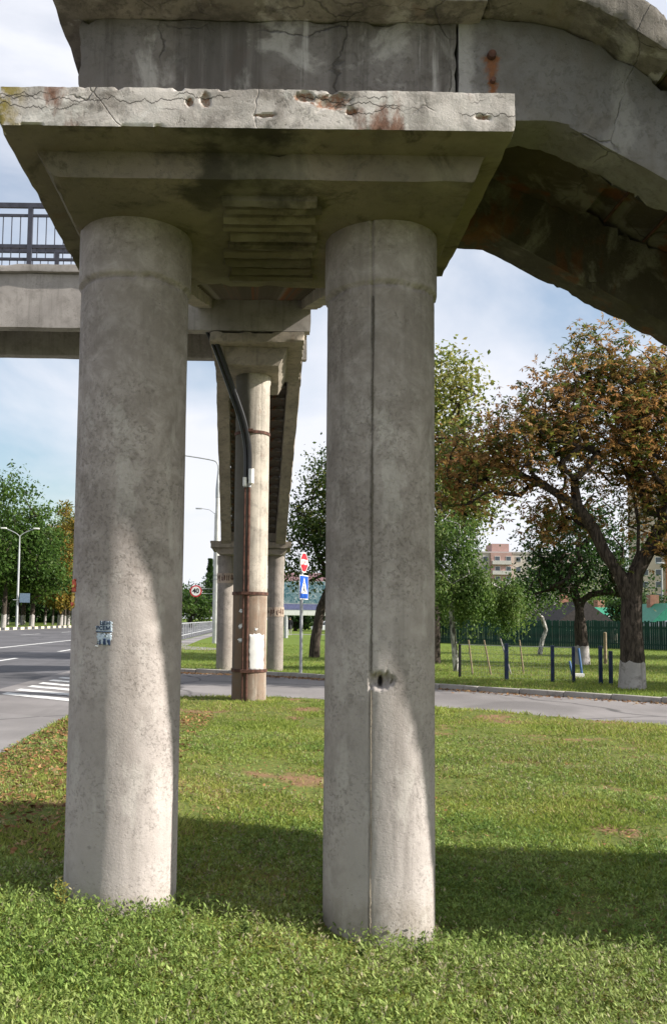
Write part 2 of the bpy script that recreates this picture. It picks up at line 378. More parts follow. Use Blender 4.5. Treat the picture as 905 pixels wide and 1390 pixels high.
M['wpaint'] = paint('white_paint', (0.78,0.77,0.74), 0.6, 0.3, 0.08)
M['paper'] = paint('white_paper', (0.74,0.74,0.73), 0.8, 0.2, 0.06)
M['bluepaper'] = paint('pale_blue_paper', (0.42,0.49,0.55), 0.7, 0.2, 0.1, 30)
M['navy'] = paint('navy_print', (0.03,0.05,0.10), 0.7, 0.2)
M['redp'] = paint('red_sign_paint', (0.50,0.02,0.035), 0.45, 0.5, 0.06)
M['bluep'] = paint('blue_sign_paint', (0.01,0.08,0.42), 0.45, 0.5, 0.06)
M['black'] = paint('black_paint', (0.015,0.015,0.016), 0.6, 0.3)
M['yellow'] = paint('yellow_print', (0.70,0.48,0.12), 0.7, 0.2)
M['orange'] = paint('red_orange_print', (0.55,0.10,0.05), 0.7, 0.2, 0.3, 40)
M['bluepost'] = paint('blue_post_paint', (0.006,0.018,0.062), 0.5, 0.4, 0.3)
M['fence'] = paint('dark_green_fence_paint', (0.004,0.034,0.022), 0.65, 0.3, 0.35, 2.0)
M['wood'] = paint('weathered_wood', (0.27,0.21,0.14), 0.85, 0.2, 0.3, 9)
M['whitewash'] = concrete('whitewash', (0.38,0.355,0.345), 0.6, 0.5, 0.6, fleck_scale=12)
def bark(name, a, b):
    t = NT(name); v = t.noise(3.0, 7, 0.65, co=t.map((6,6,1.2)), dist=0.5)
    t.bump(v, 0.9, 0.04); return t.fin(t.mix(t.ramp(v, 0.35, 0.65), a, b), 0.95, 0.1)
M['bark'] = bark('bark', (0.022,0.018,0.015), (0.085,0.068,0.055))
M['birchbark'] = bark('birch_bark', (0.06,0.055,0.05), (0.58,0.56,0.52))
M['brick'] = paint('roof_green', (0.02,0.21,0.12), 0.5, 0.4, 0.15)

def ground_mat(name, g1, g2, soil, soil_lo=0.55, soil_hi=0.68, sc=1.0):
    t = NT(name); a = t.noise(0.9*sc, 6, 0.6); b = t.noise(14*sc, 5, 0.7)
    c = t.mix(t.ramp(b, 0.3, 0.7), g1, g2)
    c = t.mix(t.ramp(a, soil_lo, soil_hi), c, t.mix(b, soil, tuple(x*0.6 for x in soil)))
    t.bump(b, 0.8, 0.03); return t.fin(c, 0.95, 0.1)
M['lawn'] = ground_mat('lawn_soil', (0.08,0.11,0.026), (0.15,0.165,0.045), (0.27,0.165,0.095), 0.53, 0.64)
M['farlawn'] = ground_mat('mown_lawn', (0.085,0.13,0.022), (0.14,0.185,0.035), (0.16,0.15,0.06), 0.60, 0.75, 0.5)
def asphalt(name, base, var=0.25):
    t = NT(name); a = t.noise(0.35, 6, 0.6); b = t.noise(90, 3, 0.7); g = t.vor(120)
    c = t.mix(t.ramp(a, 0.3, 0.7), tuple(x*(1-var) for x in base), tuple(x*(1+var) for x in base))
    c = t.mix(t.math('MULTIPLY', b, 0.5), c, tuple(x*0.55 for x in base))
    st = t.noise(1.0, 5, 0.6, co=t.map((1.4, 0.12, 1)))
    c = t.mix(t.math('MULTIPLY', t.ramp(st, 0.5, 0.7), 0.4), c, tuple(x*0.6 for x in base))
    q = t.n('ShaderNodeTexNoise'); t.l(t.co, q.inputs['Vector']); q.inputs['Scale'].default_value = 0.8; q.inputs['Detail'].default_value = 6
    e = t.ramp(t.vor(0.28, 'DISTANCE_TO_EDGE', t.mix(0.35, t.co, q.outputs['Color'])), 0.0, 0.010, 1.0, 0.0)
    c = t.mix(t.math('MULTIPLY', e, 0.7), c, (0.03,0.03,0.03))
    pt = t.ramp(t.noise(0.22, 2, 0.4, co=t.map((1,1,1), (5,8,0))), 0.58, 0.60)
    c = t.mix(t.math('MULTIPLY', pt, 0.45), c, tuple(x*0.5 for x in base))
    t.bump(g, 0.3, 0.006); return t.fin(c, 0.85, 0.25)
M['road'] = asphalt('road_asphalt', (0.115,0.112,0.118))
M['side'] = asphalt('side_road_asphalt', (0.225,0.21,0.205))
M['walk'] = asphalt('sidewalk_asphalt', (0.25,0.235,0.23))
t = NT('road_marking_paint'); w_ = t.noise(3.0, 8, 0.7)
M['mark'] = t.fin(t.mix(t.ramp(w_, 0.50, 0.68), (0.62,0.62,0.60), (0.24,0.235,0.23)), 0.8, 0.2)

# ================================================================== THE SETTING
def sheet(name, poly, z, mat, parent=None, kind='structure'):
    bm = bmesh.new(); f = bm.faces.new([bm.verts.new((x, y, z)) for x, y in poly])
    bm.normal_update()
    if f.normal.z < 0: f.normal_flip()
    bmesh.ops.triangulate(bm, faces=bm.faces[:])
    o = link(name, bm_mesh(name, bm, mat, False), parent)
    if parent is None: o['kind'] = kind
    return o
def smooth_path(pts, n=6):
    out = []
    P = [pts[0]] + list(pts) + [pts[-1]]
    for i in range(1, len(P)-2):
        p0, p1, p2, p3 = [np.array(q, float) for q in P[i-1:i+3]]
        for k in range(n):
            t = k/n
            out.append(tuple(0.5*((2*p1) + (-p0+p2)*t + (2*p0-5*p1+4*p2-p3)*t*t + (-p0+3*p1-3*p2+p3)*t**3)))
    out.append(tuple(pts[-1])); return out
NEAR = smooth_path([(-3.15,-8), (-3.12,6), (-3.12,9.9), (-3.22,13.6), (-3.0,15.8), (-2.35,17.2), (-1.3,17.75), (0.2,17.75), (1.2,17.4), (3.13,16.14), (6.35,13.65), (12,9.2), (25,-1)])
KERB = smooth_path([(-6.15,120), (-6.15,45), (-6.1,33), (-5.4,28.4), (-4.2,26.6), (-2.77,25.6), (-0.5,24.9), (1.53,23.6), (4.05,20.9), (8.28,17.75), (14,13.5), (30,2.0)])
sheet('ground', [(-900,-60), (900,-60), (900,1500), (-900,1500)], -0.03, M['farlawn'])
main_road = sheet('main_road', [(-29.4,-50), (-6.0,-50), (-6.0,420), (-29.4,420)], 0.004, M['road'])
side_road = sheet('side_road', NEAR[12:] + [(30,2.0)] + KERB[12:][::-1] + [(-6.0,45), (-6.0,9.9)], 0.012, M['side'])
sheet('sidewalk', [(-6.0,-30), (-3.0,-30), (-3.0,9.9), (-3.1,13.6), (-6.0,15.2)], 0.020, M['walk'])
far_lawn = sheet('far_lawn', [(p[0], p[1]) for p in KERB] + [(120,2), (120,150), (-6.15,150)], 0.085, M['farlawn'])
sheet('footpath', [(-6.0,60), (-5.9,43), (-3.0,41.5), (-2.0,43.5), (-4.6,47), (-4.9,60), (-4.9,120), (-6.0,120)], 0.093, M['walk'])
sheet('park_path', [(-6,88), (40,79.5), (60,81), (60,83.5), (40,82), (-6,91)], 0.093, M['walk'])
park = sheet('park_ground', [(-29.6,-60), (-29.6,420), (-260,420), (-260,-60)], 0.10, M['farlawn'])
# painted lines on the main road and the zebra over the side road
for k in range(6):
    y = 17.75 + k*0.95
    sheet('zebra_stripe', [(-5.55, y), (-2.9, y-2.0), (-2.9, y-1.55), (-5.55, y+0.45)], 0.020, M['mark'], side_road)
def strip(x, y0, y1, w=0.13): sheet('lane_line', [(x-w, y0), (x+w, y0), (x+w, y1), (x-w, y1)], 0.010, M['mark'], main_road)
strip(-13.6, -20, 380, 0.12)
for k in range(14): strip(-9.75, 2+k*12.5, 8+k*12.5, 0.10)
for k in range(10): strip(-21.0, 30+k*14, 36+k*14, 0.10)
strip(-28.7, 40, 380, 0.12)

def kerb_run(parent, path, L, w, h, z, mats, name='kerb_stone', jit=0.006, lim=300, gap=0.012):
    P = [Vector((x, y, 0)) for x, y in path]; rnd = random.Random(5); mes = []
    for m in mats:
        bm = box(-L/2+gap/2, L/2-gap/2, -w/2, w/2, 0, h, 0.012, 1); mes.append(bm_mesh(name, bm, m))
    acc = 0; i = 0; pos = P[0].copy(); n = 0
    while i < len(P)-1 and n < lim:
        d = P[i+1]-pos; need = L
        a = pos.copy()
        while i < len(P)-1 and (P[i+1]-pos).length < need: need -= (P[i+1]-pos).length; pos = P[i+1].copy(); i += 1
        if i >= len(P)-1: break
        pos = pos + (P[i+1]-pos).normalized()*need; b = pos; c = (a+b)/2
        ang = math.atan2(b.y-a.y, b.x-a.x)
        link(name, mes[n % len(mats)], parent, (c.x, c.y, z + rnd.uniform(-jit, jit)), (rnd.uniform(-.01,.01), rnd.uniform(-.01,.01), ang + rnd.uniform(-.01,.01))); n += 1
kerb = tag(bpy.data.objects.new('kerb', None), kind='structure'); COL.objects.link(kerb)
kerb_run(kerb, [p for p in KERB if p[1] < 60 and p[0] < 22], 1.0, 0.16, 0.16, -0.03, [M['kerb']])
pk = tag(bpy.data.objects.new('park_kerb', None), kind='structure'); COL.objects.link(pk)
kerb_run(pk, [(-29.5,60), (-29.5,190)], 1.5, 0.3, 0.30, 0.0, [paint('kerb_black', (0.05,0.05,0.05)), paint('kerb_yellow_white', (0.62,0.56,0.40))])

# near lawn: uneven, higher towards the left pillar
def lawn_h(x, y):
    x = np.asarray(x, float); y = np.asarray(y, float)
    s = lambda a, b, v: (lambda t: t*t*(3-2*t))(np.clip((v-a)/(b-a), 0, 1))
    t = np.clip(0.055 - 0.10*x, -0.05, 0.20) * s(-3.1, -1.7, x) * (1-s(8, 14, y))
    return 0.03 + t + 0.05*(fbm(x*0.8+40, y*0.8+40, 3)-0.5) * s(17.5, 15.0, y)
st = 0.09; gx = np.arange(-3.3, 16, st); gy = np.arange(-6, 18.1, st)
XX, YY = np.meshgrid(gx, gy, indexing='ij')
cx = (XX[:-1,:-1]+st/2).ravel(); cy = (YY[:-1,:-1]+st/2).ravel()
LAWN_POLY = NEAR + [(25,-8)]
keep = inside(cx, cy, LAWN_POLY)
ny = len(gy); ii, jj = np.meshgrid(np.arange(len(gx)-1), np.arange(ny-1), indexing='ij')
b0 = (ii*ny+jj).ravel()[keep]
ZZ = lawn_h(XX.ravel(), YY.ravel()) + 0.012*(vnoise(XX.ravel()*9, YY.ravel()*9, 9)-0.5)
o = link('lawn', np_mesh('lawn', np.stack([XX.ravel(), YY.ravel(), ZZ], 1), np.stack([b0, b0+ny, b0+ny+1, b0+1], 1), M['lawn'], smooth=True)); o['kind'] = 'structure'

# ================================================================== FRONT PIER
def column(name, c, r, z0, z1, mat, parent, nseg=128, dz=0.03, seam=None, hole=None, collar=None, seed=0.0, amp=0.0016):
    nz = int((z1-z0)/dz)+1; z = np.linspace(z0, z1, nz); a = np.arange(nseg)*2*math.pi/nseg
    A, Z = np.meshgrid(a, z); rr = np.full(A.shape, r)
    rr += amp*2.0*(fbm(np.cos(A)*3+50+seed, Z*1.6+np.sin(A)*3+60, 1)-0.5) + amp*(fbm(A*14+7+seed, Z*11+3, 4)-0.5)
    if collar is not None:
        zc = collar + 0.025*(fbm(np.cos(A)*2.4+9+seed, np.sin(A)*2.4+9, 7)-0.5)
        rr += np.where(Z > zc, 0.014, 0.0) - 0.020*np.exp(-((Z-zc+0.006)/0.010)**2)*np.clip((fbm(np.cos(A)*5+2+seed, np.sin(A)*5+4, 5)-0.30)*4, 0.1, 1)
    wrap = lambda d: (d+math.pi) % (2*math.pi) - math.pi
    if seam is not None:
        ac = seam + 0.012*(fbm(Z*2.5+3, Z*0+1, 11)-0.5)*2
        d = wrap(A-ac)*r
        open_ = 0.35 + 0.65*np.clip((fbm(Z*3+5, Z*0+2, 12)-0.35)*4, 0, 1)
        rr -= 0.013*np.exp(-(d/0.006)**2)*open_
        rr += 0.005*np.exp(-((d+0.017)/0.010)**2)*open_
        rr += np.where(d > 0, 0.004, 0)*np.exp(-np.abs(d)/0.08)
    if hole is not None:
        ha, hz, hw = hole
        dx = wrap(A-ha)*r; dzz = Z-hz
        q = np.sqrt((dx/hw)**2 + (dzz/(hw*0.62))**2) + 0.95*(fbm(A*22, Z*26, 21)-0.5)
        rr -= 0.045*np.clip(1.15-q, 0, 0.45)/0.45
        q2 = np.sqrt(((dx+0.004)/0.015)**2 + ((dzz+0.008)/0.024)**2); rr -= 0.12*np.clip(1.1-q2, 0, 0.35)/0.35
    V = np.stack([np.cos(A)*rr, np.sin(A)*rr, Z-z0], 2).reshape(-1, 3)
    i, j = np.meshgrid(np.arange(nz-1), np.arange(nseg), indexing='ij'); i = i.ravel(); j = j.ravel(); k = (j+1) % nseg
    F = np.stack([i*nseg+j, i*nseg+k, (i+1)*nseg+k, (i+1)*nseg+j], 1)
    me = np_mesh(name, V, F, mat, smooth=True)
    off = wpos(parent); o = link(name, me, parent, (c[0]-off.x, c[1]-off.y, z0-off.z)); return o

CL = (-0.778, 4.65); CR = (0.600, 4.65); RC = 0.297
pier = thing('footbridge_pier', (-0.09, 4.65, 0.0), 'large near concrete pier with two thick round columns in the foreground grass', 'bridge pier', 'footbridge piers')
column('column', CL, RC, -0.1, 3.775, M['col_l'], pier, 160, 0.012, collar=3.46, seed=2.0)
column('column', CR, RC, -0.1, 3.775, M['col_r'], pier, 300, 0.012, seam=R(-105.5), hole=(R(-95.5), 1.345, 0.066), collar=3.43, seed=9.0)
def seam_strip(c, r, ang, z0, z1, mat, parent):
    zs = np.arange(z0, z1, 0.008); V = []; F = []; o3 = wpos(parent); r3 = np.random.RandomState(4)
    wv = fbm(zs*2.5+3, zs*0+1, 11); w = 0.0008 + 0.0055*np.clip(fbm(zs*5, zs*0+5, 14)-0.32, 0, 1)*2.4
    for k, z in enumerate(zs):
        a = ang + 0.024*(wv[k]-0.5) + 0.014*(fbm(zs*9+2, zs*0+7, 23)[k]-0.5) + 0.0035*r3.normal()
        for dw, dr in ((-1, -0.01), (-0.6, 0.006), (0.6, 0.007), (1, -0.01)): V.append((c[0]+math.cos(a+dw*w[k]/r)*(r+dr)-o3.x, c[1]+math.sin(a+dw*w[k]/r)*(r+dr)-o3.y, z-o3.z))
    for k in range(len(zs)-1):
        for q in range(3): F.append((k*4+q, k*4+q+1, k*4+q+5, k*4+q+4))
    link('mortar_seam', np_mesh('mortar_seam', V, F, mat), parent)
seam_strip(CR, RC, R(-105.0), -0.05, 1.30, concrete('pale_mortar', (0.40,0.34,0.27), 0.8, 0.6, 0.2, fleck_scale=40), pier)
seam_strip(CR, RC, R(-105.0), 1.39, 3.36, concrete('dark_mortar', (0.12,0.105,0.085), 0.6, 0.6, 0.2, fleck_scale=40), pier)
capo = bobj('pier_cap', roughen(prism([(-1.16,3.90),(-1.08,3.765),(0.96,3.765),(1.015,3.90)], 3.95, 5.28), (0.06,0.06,0.045), 0.004, 0.020, 7, 3.0), M['cap'], pier)
lip = bobj('cap_slab', roughen(box(-1.275, 1.10, 3.74, 5.40, 3.898, 4.085), (0.014,0.08,0.016), 0.003, 0.035, 7, 1.3, 0.34, 0.012), M['lip'], pier)
# spalls with rusty reinforcement and long open cracks broken into the front face
lo3 = wpos(pier)
bml = bmesh.new(); bml.from_mesh(lip.data)
front = [f for f in bml.faces if f.normal.y < -0.5]
bmesh.ops.subdivide_edges(bml, edges=list({e for f in front for e in f.edges}), cuts=1, use_grid_fill=True)
for v in bml.verts:
    if v.co.y+lo3.y > 3.80: continue
    x, z = v.co.x+lo3.x, v.co.z+lo3.z; nz_ = mnoise.fractal(Vector((x*22, z*22, 3.0)), 0.8, 2.1, 4)
    d = 0.0
    for sx, sz, rx, rz in SPALL:
        q = math.hypot((x-sx)/rx, (z-sz)/rz) + 0.55*nz_
        if q < 1.15: d = max(d, 0.013*min(1, (1.15-q)*1.6) + 0.004*abs(nz_))
    v.co.y += d
bml.to_mesh(lip.data); bml.free(); lip.data.set_sharp_from_angle(angle=R(30))
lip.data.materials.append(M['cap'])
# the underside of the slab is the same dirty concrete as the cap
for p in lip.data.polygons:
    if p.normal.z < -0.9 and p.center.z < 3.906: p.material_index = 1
# ribbed infill cast between the columns
rb = random.Random(4)
yy = 4.10
for k in range(10):
    w = rb.uniform(0.085, 0.125); x0 = -0.245 + rb.uniform(-0.03,0.03) - 0.004*k; x1 = 0.215 + rb.uniform(-0.03,0.03)
    bm = prism([(yy, 3.775), (yy+0.003, 3.738), (yy+w*0.35, 3.722+rb.uniform(-.006,.006)), (yy+w-0.03, 3.742), (yy+w-0.016, 3.775)], x0, x1, 'X')
    bobj('infill_rib', roughen(bm, (0.05,0.03,0.03), 0.004, 0.008, 9, k*2.0), M['cap'], pier); yy += w

# scraps of paper glued to the columns: patches that follow the round surface
def patch(name, c, r, ang, z, w, h, mat, parent, ragged=0.15, seed=1, nu=14, nv=14, off=0.0025, drop=None):
    rnd = np.random.RandomState(seed); V = []; F = []
    eL = rnd.uniform(0, ragged, nv+1); eR = rnd.uniform(0, ragged, nv+1); eT = rnd.uniform(0, ragged, nu+1); eB = rnd.uniform(0, ragged, nu+1)
    o3 = wpos(parent) if parent else Vector((c[0], c[1], z))
    for j in range(nv+1):
        for i in range(nu+1):
            u = eL[j] + (1-eL[j]-eR[j])*i/nu; v = eB[i] + (1-eB[i]-eT[i])*j/nv
            a = ang + (u-0.5)*w/r; cr_ = r + off + 0.0015*rnd.rand()
            V.append((c[0]+math.cos(a)*cr_-o3.x, c[1]+math.sin(a)*cr_-o3.y, z+(v-0.5)*h-o3.z))
    for j in range(nv):
        for i in range(nu):
            if drop and drop(i/nu, j/nv): continue
            F.append((j*(nu+1)+i, j*(nu+1)+i+1, (j+1)*(nu+1)+i+1, (j+1)*(nu+1)+i))
    me = np_mesh(name, V, F, mat); s = link(name, me, parent, (0,0,0) if parent else o3)
    md = s.modifiers.new('thick', 'SOLIDIFY'); md.thickness = 0.001
    return s
def wrap_text(body, size, c, r, ang, z, mat, parent, off=0.005, name='lettering'):
    me = text_mesh(body, size, mat, 0.0006, 0.0008); o3 = wpos(parent)
    for v in me.vertices:
        a = ang + v.co.x/r; q = r + off + v.co.z
        v.co = Vector((c[0]+math.cos(a)*q, c[1]+math.sin(a)*q, z+v.co.y)) - o3
    return link(name, me, parent)
pa = R(-103.5)
px_, py_ = CL[0]+math.cos(pa)*RC, CL[1]+math.sin(pa)*RC
poster = thing('torn_poster', (px_, py_, 1.57), 'small torn pale blue paper notice on the left front column', 'poster')
rs = random.Random(8)
patch('paper_sheet', CL, RC, pa, 1.598, 0.098, 0.062, M['bluepaper'], poster, 0.12, 3, drop=lambda u, v: v > 0.55 and u < 0.25)
patch('paper_sheet', CL, RC, pa+0.006, 1.535, 0.088, 0.066, M['bluepaper'], poster, 0.16, 5, drop=lambda u, v: v < 0.25 and u > 0.75)
wrap_text('ВСЕМ', 0.027, CL, RC, pa-0.01, 1.590, M['navy'], poster)
wrap_text('ЦЕН', 0.027, CL, RC, pa+0.02, 1.616, M['navy'], poster)
patch('printed_bar', CL, RC, pa, 1.5725, 0.088, 0.005, M['navy'], poster, 0.02, 6, 10, 1, 0.0052)
patch('printed_figure', CL, RC, pa+0.02, 1.522, 0.020, 0.040, M['navy'], poster, 0.2, 7, 5, 6, 0.0052)
patch('printed_figure', CL, RC, pa+0.10, 1.520, 0.020, 0.036, M['navy'], poster, 0.25, 8, 5, 6, 0.0052)
patch('printed_figure', CL, RC, pa-0.06, 1.520, 0.010, 0.034, M['navy'], poster, 0.2, 9, 4, 6, 0.0052)
patch('paper_scrap', CL, RC, pa-0.13, 1.500, 0.026, 0.010, M['paper'], poster, 0.3, 10, 6, 4, 0.004)
ra = R(-154)
st_ = thing('torn_sticker', (CL[0]+math.cos(ra)*RC, CL[1]+math.sin(ra)*RC, 1.76), 'torn red and yellow sticker on the left edge of the left front column', 'sticker')
patch('paper_sheet', CL, RC, ra, 1.815, 0.10, 0.075, M['orange'], st_, 0.15, 12)
patch('paper_sheet', CL, RC, ra-0.05, 1.735, 0.10, 0.095, M['yellow'], st_, 0.2, 13)
patch('printed_bar', CL, RC, ra, 1.81, 0.07, 0.014, M['yellow'], st_, 0.1, 14, 6, 3, 0.006)
patch('printed_bar', CL, RC, ra-0.03, 1.715, 0.08, 0.022, M['orange'], st_, 0.2, 15, 6, 3, 0.006)

# ================================================================== LANDING AND RIGHT-HAND STAIR
SL = 0.525
landing = thing('stair_landing', (-0.05, 4.6, 4.088), 'weathered concrete stair landing with cracked edge beam resting on the front pier', 'stair landing')
bobj('edge_beam', roughen(box(-0.968, 0.872, 3.95, 4.22, 4.088, 4.572), (0.04,0.06,0.04), 0.005, 0.022, 7, 5.0, 0.02), M['beam'], landing)
bobj('edge_beam', roughen(box(-0.968, 0.872, 5.13, 5.38, 4.088, 4.572), 0.09, 0.005, 0.02, 7, 6.0), M['beam'], landing)
bobj('landing_slab', roughen(box(-1.075, 0.99, 3.80, 5.52, 4.575, 4.70), (0.035,0.10,0.04), 0.006, 0.045, 7, 7.0), M['slab'], landing)

stair = thing('stair_flight', (5.2, 4.6, 0.0), 'dark concrete stair flight descending to the right from the front landing', 'staircase', 'footbridge stair flights')
XB = 1.87 + (3.80/SL)
prof = [(0.885,4.088),(1.36,4.075),(1.44,4.04),(1.90,3.785),(XB-0.02,0.02),(XB+0.85,0.02)]
top = [(1.93,4.225),(1.72,4.375),(1.56,4.475),(1.40,4.545),(1.20,4.59),(1.0,4.60),(0.885,4.60)]
prof = prof + [(XB+0.85,0.06)] + [(1.93+ (4.225-0.1)/SL*0.985, 0.12)] + top
for y0, y1, sd in ((3.95,4.20,11.0), (5.13,5.38,12.0)):
    bobj('stringer', roughen(prism(prof, y0, y1), (0.06,0.07,0.06), 0.005, 0.024 if y0 < 4.5 else 0.04, 6, sd, 0.03), M['stringer'] if y0 < 4.5 else M['stringer_shaded'], stair)
# bent slab over the knee, then soffit slabs one after the other down the slope
knee = [(1.005,4.605),(1.20,4.595),(1.42,4.55),(1.60,4.46),(1.86,4.285),(1.91,4.40),(1.66,4.60),(1.42,4.70),(1.005,4.72)]
bobj('knee_slab', roughen(prism(knee, 3.76, 5.55), (0.03,0.09,0.03), 0.006, 0.03, 11, 14.0, 0.05), M['slab'], stair)
for k in range(13):
    x0 = 1.875 + k*0.575; x1 = x0 + 0.572; zz = lambda x: 4.225 - SL*(x-1.93) + 0.012
    if zz(x1) < 0.1: break
    d = 0.10
    bm = prism([(x0, zz(x0)+0.03), (x1, zz(x1)), (x1+d*0.46, zz(x1)+d*0.9), (x0+d*0.46, zz(x0)+d*0.9+0.03)], 3.77, 5.54)
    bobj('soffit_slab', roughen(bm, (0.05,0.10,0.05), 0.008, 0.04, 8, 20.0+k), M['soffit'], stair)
    for q in range(2):       # exposed rusted bars under the slab
        xm = x0 + 0.18 + 0.24*q
        b2 = bmesh.new(); cyl(b2, (xm, 4.215, zz(xm)-0.018), (xm, 5.12, zz(xm)-0.018), 0.010, seg=6); bobj('reinforcing_bar', b2, M['rust'], stair)
tread_me = bm_mesh('tread', roughen(box(-0.16, 0.16, -0.86, 0.86, -0.085, 0.085), 0.09, 0.003, 0.012, 8, 4.0), M['slab'])
for k in range(22):
    x = 2.02 + k*0.32; z = 4.225 - SL*(x-1.93) + 0.215
    if z < 0.1: break
    link('tread', tread_me, stair, (x-5.2, 4.655-4.6, z))
# underside of the flat part before the knee
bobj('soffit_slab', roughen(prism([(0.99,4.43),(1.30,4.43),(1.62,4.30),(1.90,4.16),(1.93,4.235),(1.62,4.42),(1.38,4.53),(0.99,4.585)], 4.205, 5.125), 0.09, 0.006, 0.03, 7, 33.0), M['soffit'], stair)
# rusted bolts at the joint of beam and stringer
for (bx_, bz_, br) in ((1.045, 4.405, 0.024), (1.05, 4.275, 0.015)):
    bm = bmesh.new(); cyl(bm, (bx_, 3.957, bz_), (bx_, 3.925, bz_), br, br*0.8, 10); bobj('bolt', bm, M['rust'], stair)
# hand rail of the stair and the landing
def railing_pts(name, label, posts, h, parent_loc, nb=0):
    pass
rl = thing('stair_railing', (5.2, 3.9, 0.0), 'dark steel handrail running down the right-hand stair flight', 'railing')
ptop = lambda x: 4.72 if x < 1.5 else 4.225 - SL*(x-1.93) + 0.26
for k in range(7):
    x = 1.95 + 1.15*k
    if ptop(x) < 0.1: break
    bm = bmesh.new(); cyl(bm, (x, 3.88, ptop(x)-0.15), (x, 3.88, ptop(x)+0.95), 0.02, seg=8); bobj('post', bm, M['rail'], rl)
for h in (0.95, 0.50):
    bm = bmesh.new(); cyl(bm, (1.6, 3.88, ptop(1.6)+h), (XB, 3.88, ptop(XB)+h), 0.02, seg=8); bobj('rail', bm, M['rail'], rl)

# ================================================================== MIDDLE PIER, BRIDGE SPAN
MC = (-0.40, 17.15)
mid = thing('footbridge_pier', (MC[0], MC[1], 0.0), 'tall single-column pier behind the front columns with pipes strapped on', 'bridge pier', 'footbridge piers')
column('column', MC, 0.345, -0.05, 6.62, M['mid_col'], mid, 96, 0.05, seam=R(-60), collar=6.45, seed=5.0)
bobj('pier_cap', roughen(prism([(-1.0,6.98),(-0.92,6.60),(0.12,6.60),(0.30,6.98)], 16.30, 18.5), 0.15, 0.01, 0.04, 4, 41.0), M['old'], mid)
bobj('cap_slab', roughen(box(-1.23, 0.60, 16.0, 18.75, 6.975, 7.185), (0.08,0.15,0.05), 0.008, 0.06, 5, 42.0), M['old'], mid)

span = thing('footbridge_span', (-12, 17.0, 7.19), 'level concrete footbridge deck with two deep beams leading off to the left', 'footbridge')
for y0, y1, sd in ((16.0,16.24,51.0), (17.76,18.0,52.0)):
    bobj('beam', roughen(prism([(-40,7.30),(0.72,7.19),(0.72,8.27),(-40,8.30)], y0, y1), (0.5,0.2,0.2), 0.006, 0.02, 3, sd), M['deck'], span)
bobj('deck_slab', roughen(box(-40, 0.80, 15.90, 18.1, 8.275, 8.42), (0.25,0.3,0.08), 0.008, 0.04, 4, 53.0), M['deck'], span)
for k in range(24):
    x = 0.45 - k*1.7
    bobj('cross_beam', box(x-0.1, x+0.1, 16.24, 17.76, 7.95, 8.27), M['deck'], span, False)
bobj('end_beam', roughen(box(-1.15, 0.66, 16.245, 16.5, 7.19, 7.94), 0.15, 0.006, 0.03, 4, 54.0), M['old'], span)

def span_rail(y, label):
    t = thing('bridge_railing', (-20, y, 8.42), label, 'railing', 'railings on the footbridge deck')
    dz = 8.42
    for z, r in ((9.62,0.045),(9.42,0.025),(8.80,0.035),(8.55,0.022)):
        bobj('rail', box(-40, -1.6, y-r*0.7, y+r*0.7, z-r, z+r), M['rail'], t, False)
    n = 0
    pm = bm_mesh('post', box(-0.045, 0.045, -0.03, 0.03, 0, 1.2), M['rail'], False)
    bmz = bm_mesh('baluster', box(-0.008, 0.008, -0.008, 0.008, 0.13, 1.0), M['rail'], False)
    x = -2.05
    while x > -40: link('post', pm, t, (x+20, 0, 0), (0, 0, 0)); x -= 2.7
    for k in range(220):
        link('baluster', bmz, t, (-1.75-k*0.168+20, 0, 0))
span_rail(15.98, 'dark steel railing with thin balusters along the near edge of the footbridge deck')
span_rail(18.02, 'dark steel railing along the far edge of the footbridge deck')

# ================================================================== FLIGHTS UP TO AND DOWN FROM THE DECK
def flight(label, ya, za, yb, zb, xa, xb, w, n, mat, sd, depth=0.62, base=None):
    """from (ya, za) to (yb, zb); stringers bend sideways with the centre xa -> xb; w is the half width"""
    t = thing('stair_flight', ((xa+xb)/2, (ya+yb)/2, min(za, zb)), label, 'staircase', 'footbridge stair flights')
    for s in (-1, 1):
        bm = prism([(ya, za-0.06), (ya, za-depth-0.06), (yb, zb-depth-0.06), (yb, zb-0.06)], -0.15, 0.15, 'X')
        roughen(bm, (0.3, 0.22, 0.12), 0.008, 0.045, 4, sd+s)
        for v in bm.verts:
            f = (v.co.y-ya)/(yb-ya); v.co.x += xa+(xb-xa)*f + s*(w-0.15)
        bobj('stringer', bm, mat, t)
    L = math.hypot(yb-ya, zb-za)
    me = bm_mesh('tread', roughen(box(-w*0.985, w*0.985, -0.20, 0.20, -0.075, 0.075), (0.25,0.14,0.08), 0.006, 0.03, 5, sd), M['old'])
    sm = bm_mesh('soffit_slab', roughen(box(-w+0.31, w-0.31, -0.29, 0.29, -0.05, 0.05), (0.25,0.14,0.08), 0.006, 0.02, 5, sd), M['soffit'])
    o3 = wpos(t)
    for k in range(n):
        f = (k+0.5)/n; y = ya+(yb-ya)*f; z = za+(zb-za)*f
        link('tread', me, t, (xa+(xb-xa)*f-o3.x, y-o3.y, z+0.03-o3.z))
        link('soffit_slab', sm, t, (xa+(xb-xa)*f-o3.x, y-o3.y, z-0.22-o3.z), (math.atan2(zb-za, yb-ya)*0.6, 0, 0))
    return t
flight('stair flight rising from the front landing to the bridge deck behind', 15.98, 8.30, 5.42, 4.72, -0.33, -0.09, 1.16, 26, M['old'], 61.0)
flight('narrow looking stair flight descending away to the far small pier', 18.05, 8.05, 25.3, 4.45, -0.30, -0.52, 0.96, 20, M['old'], 71.0, 0.60)

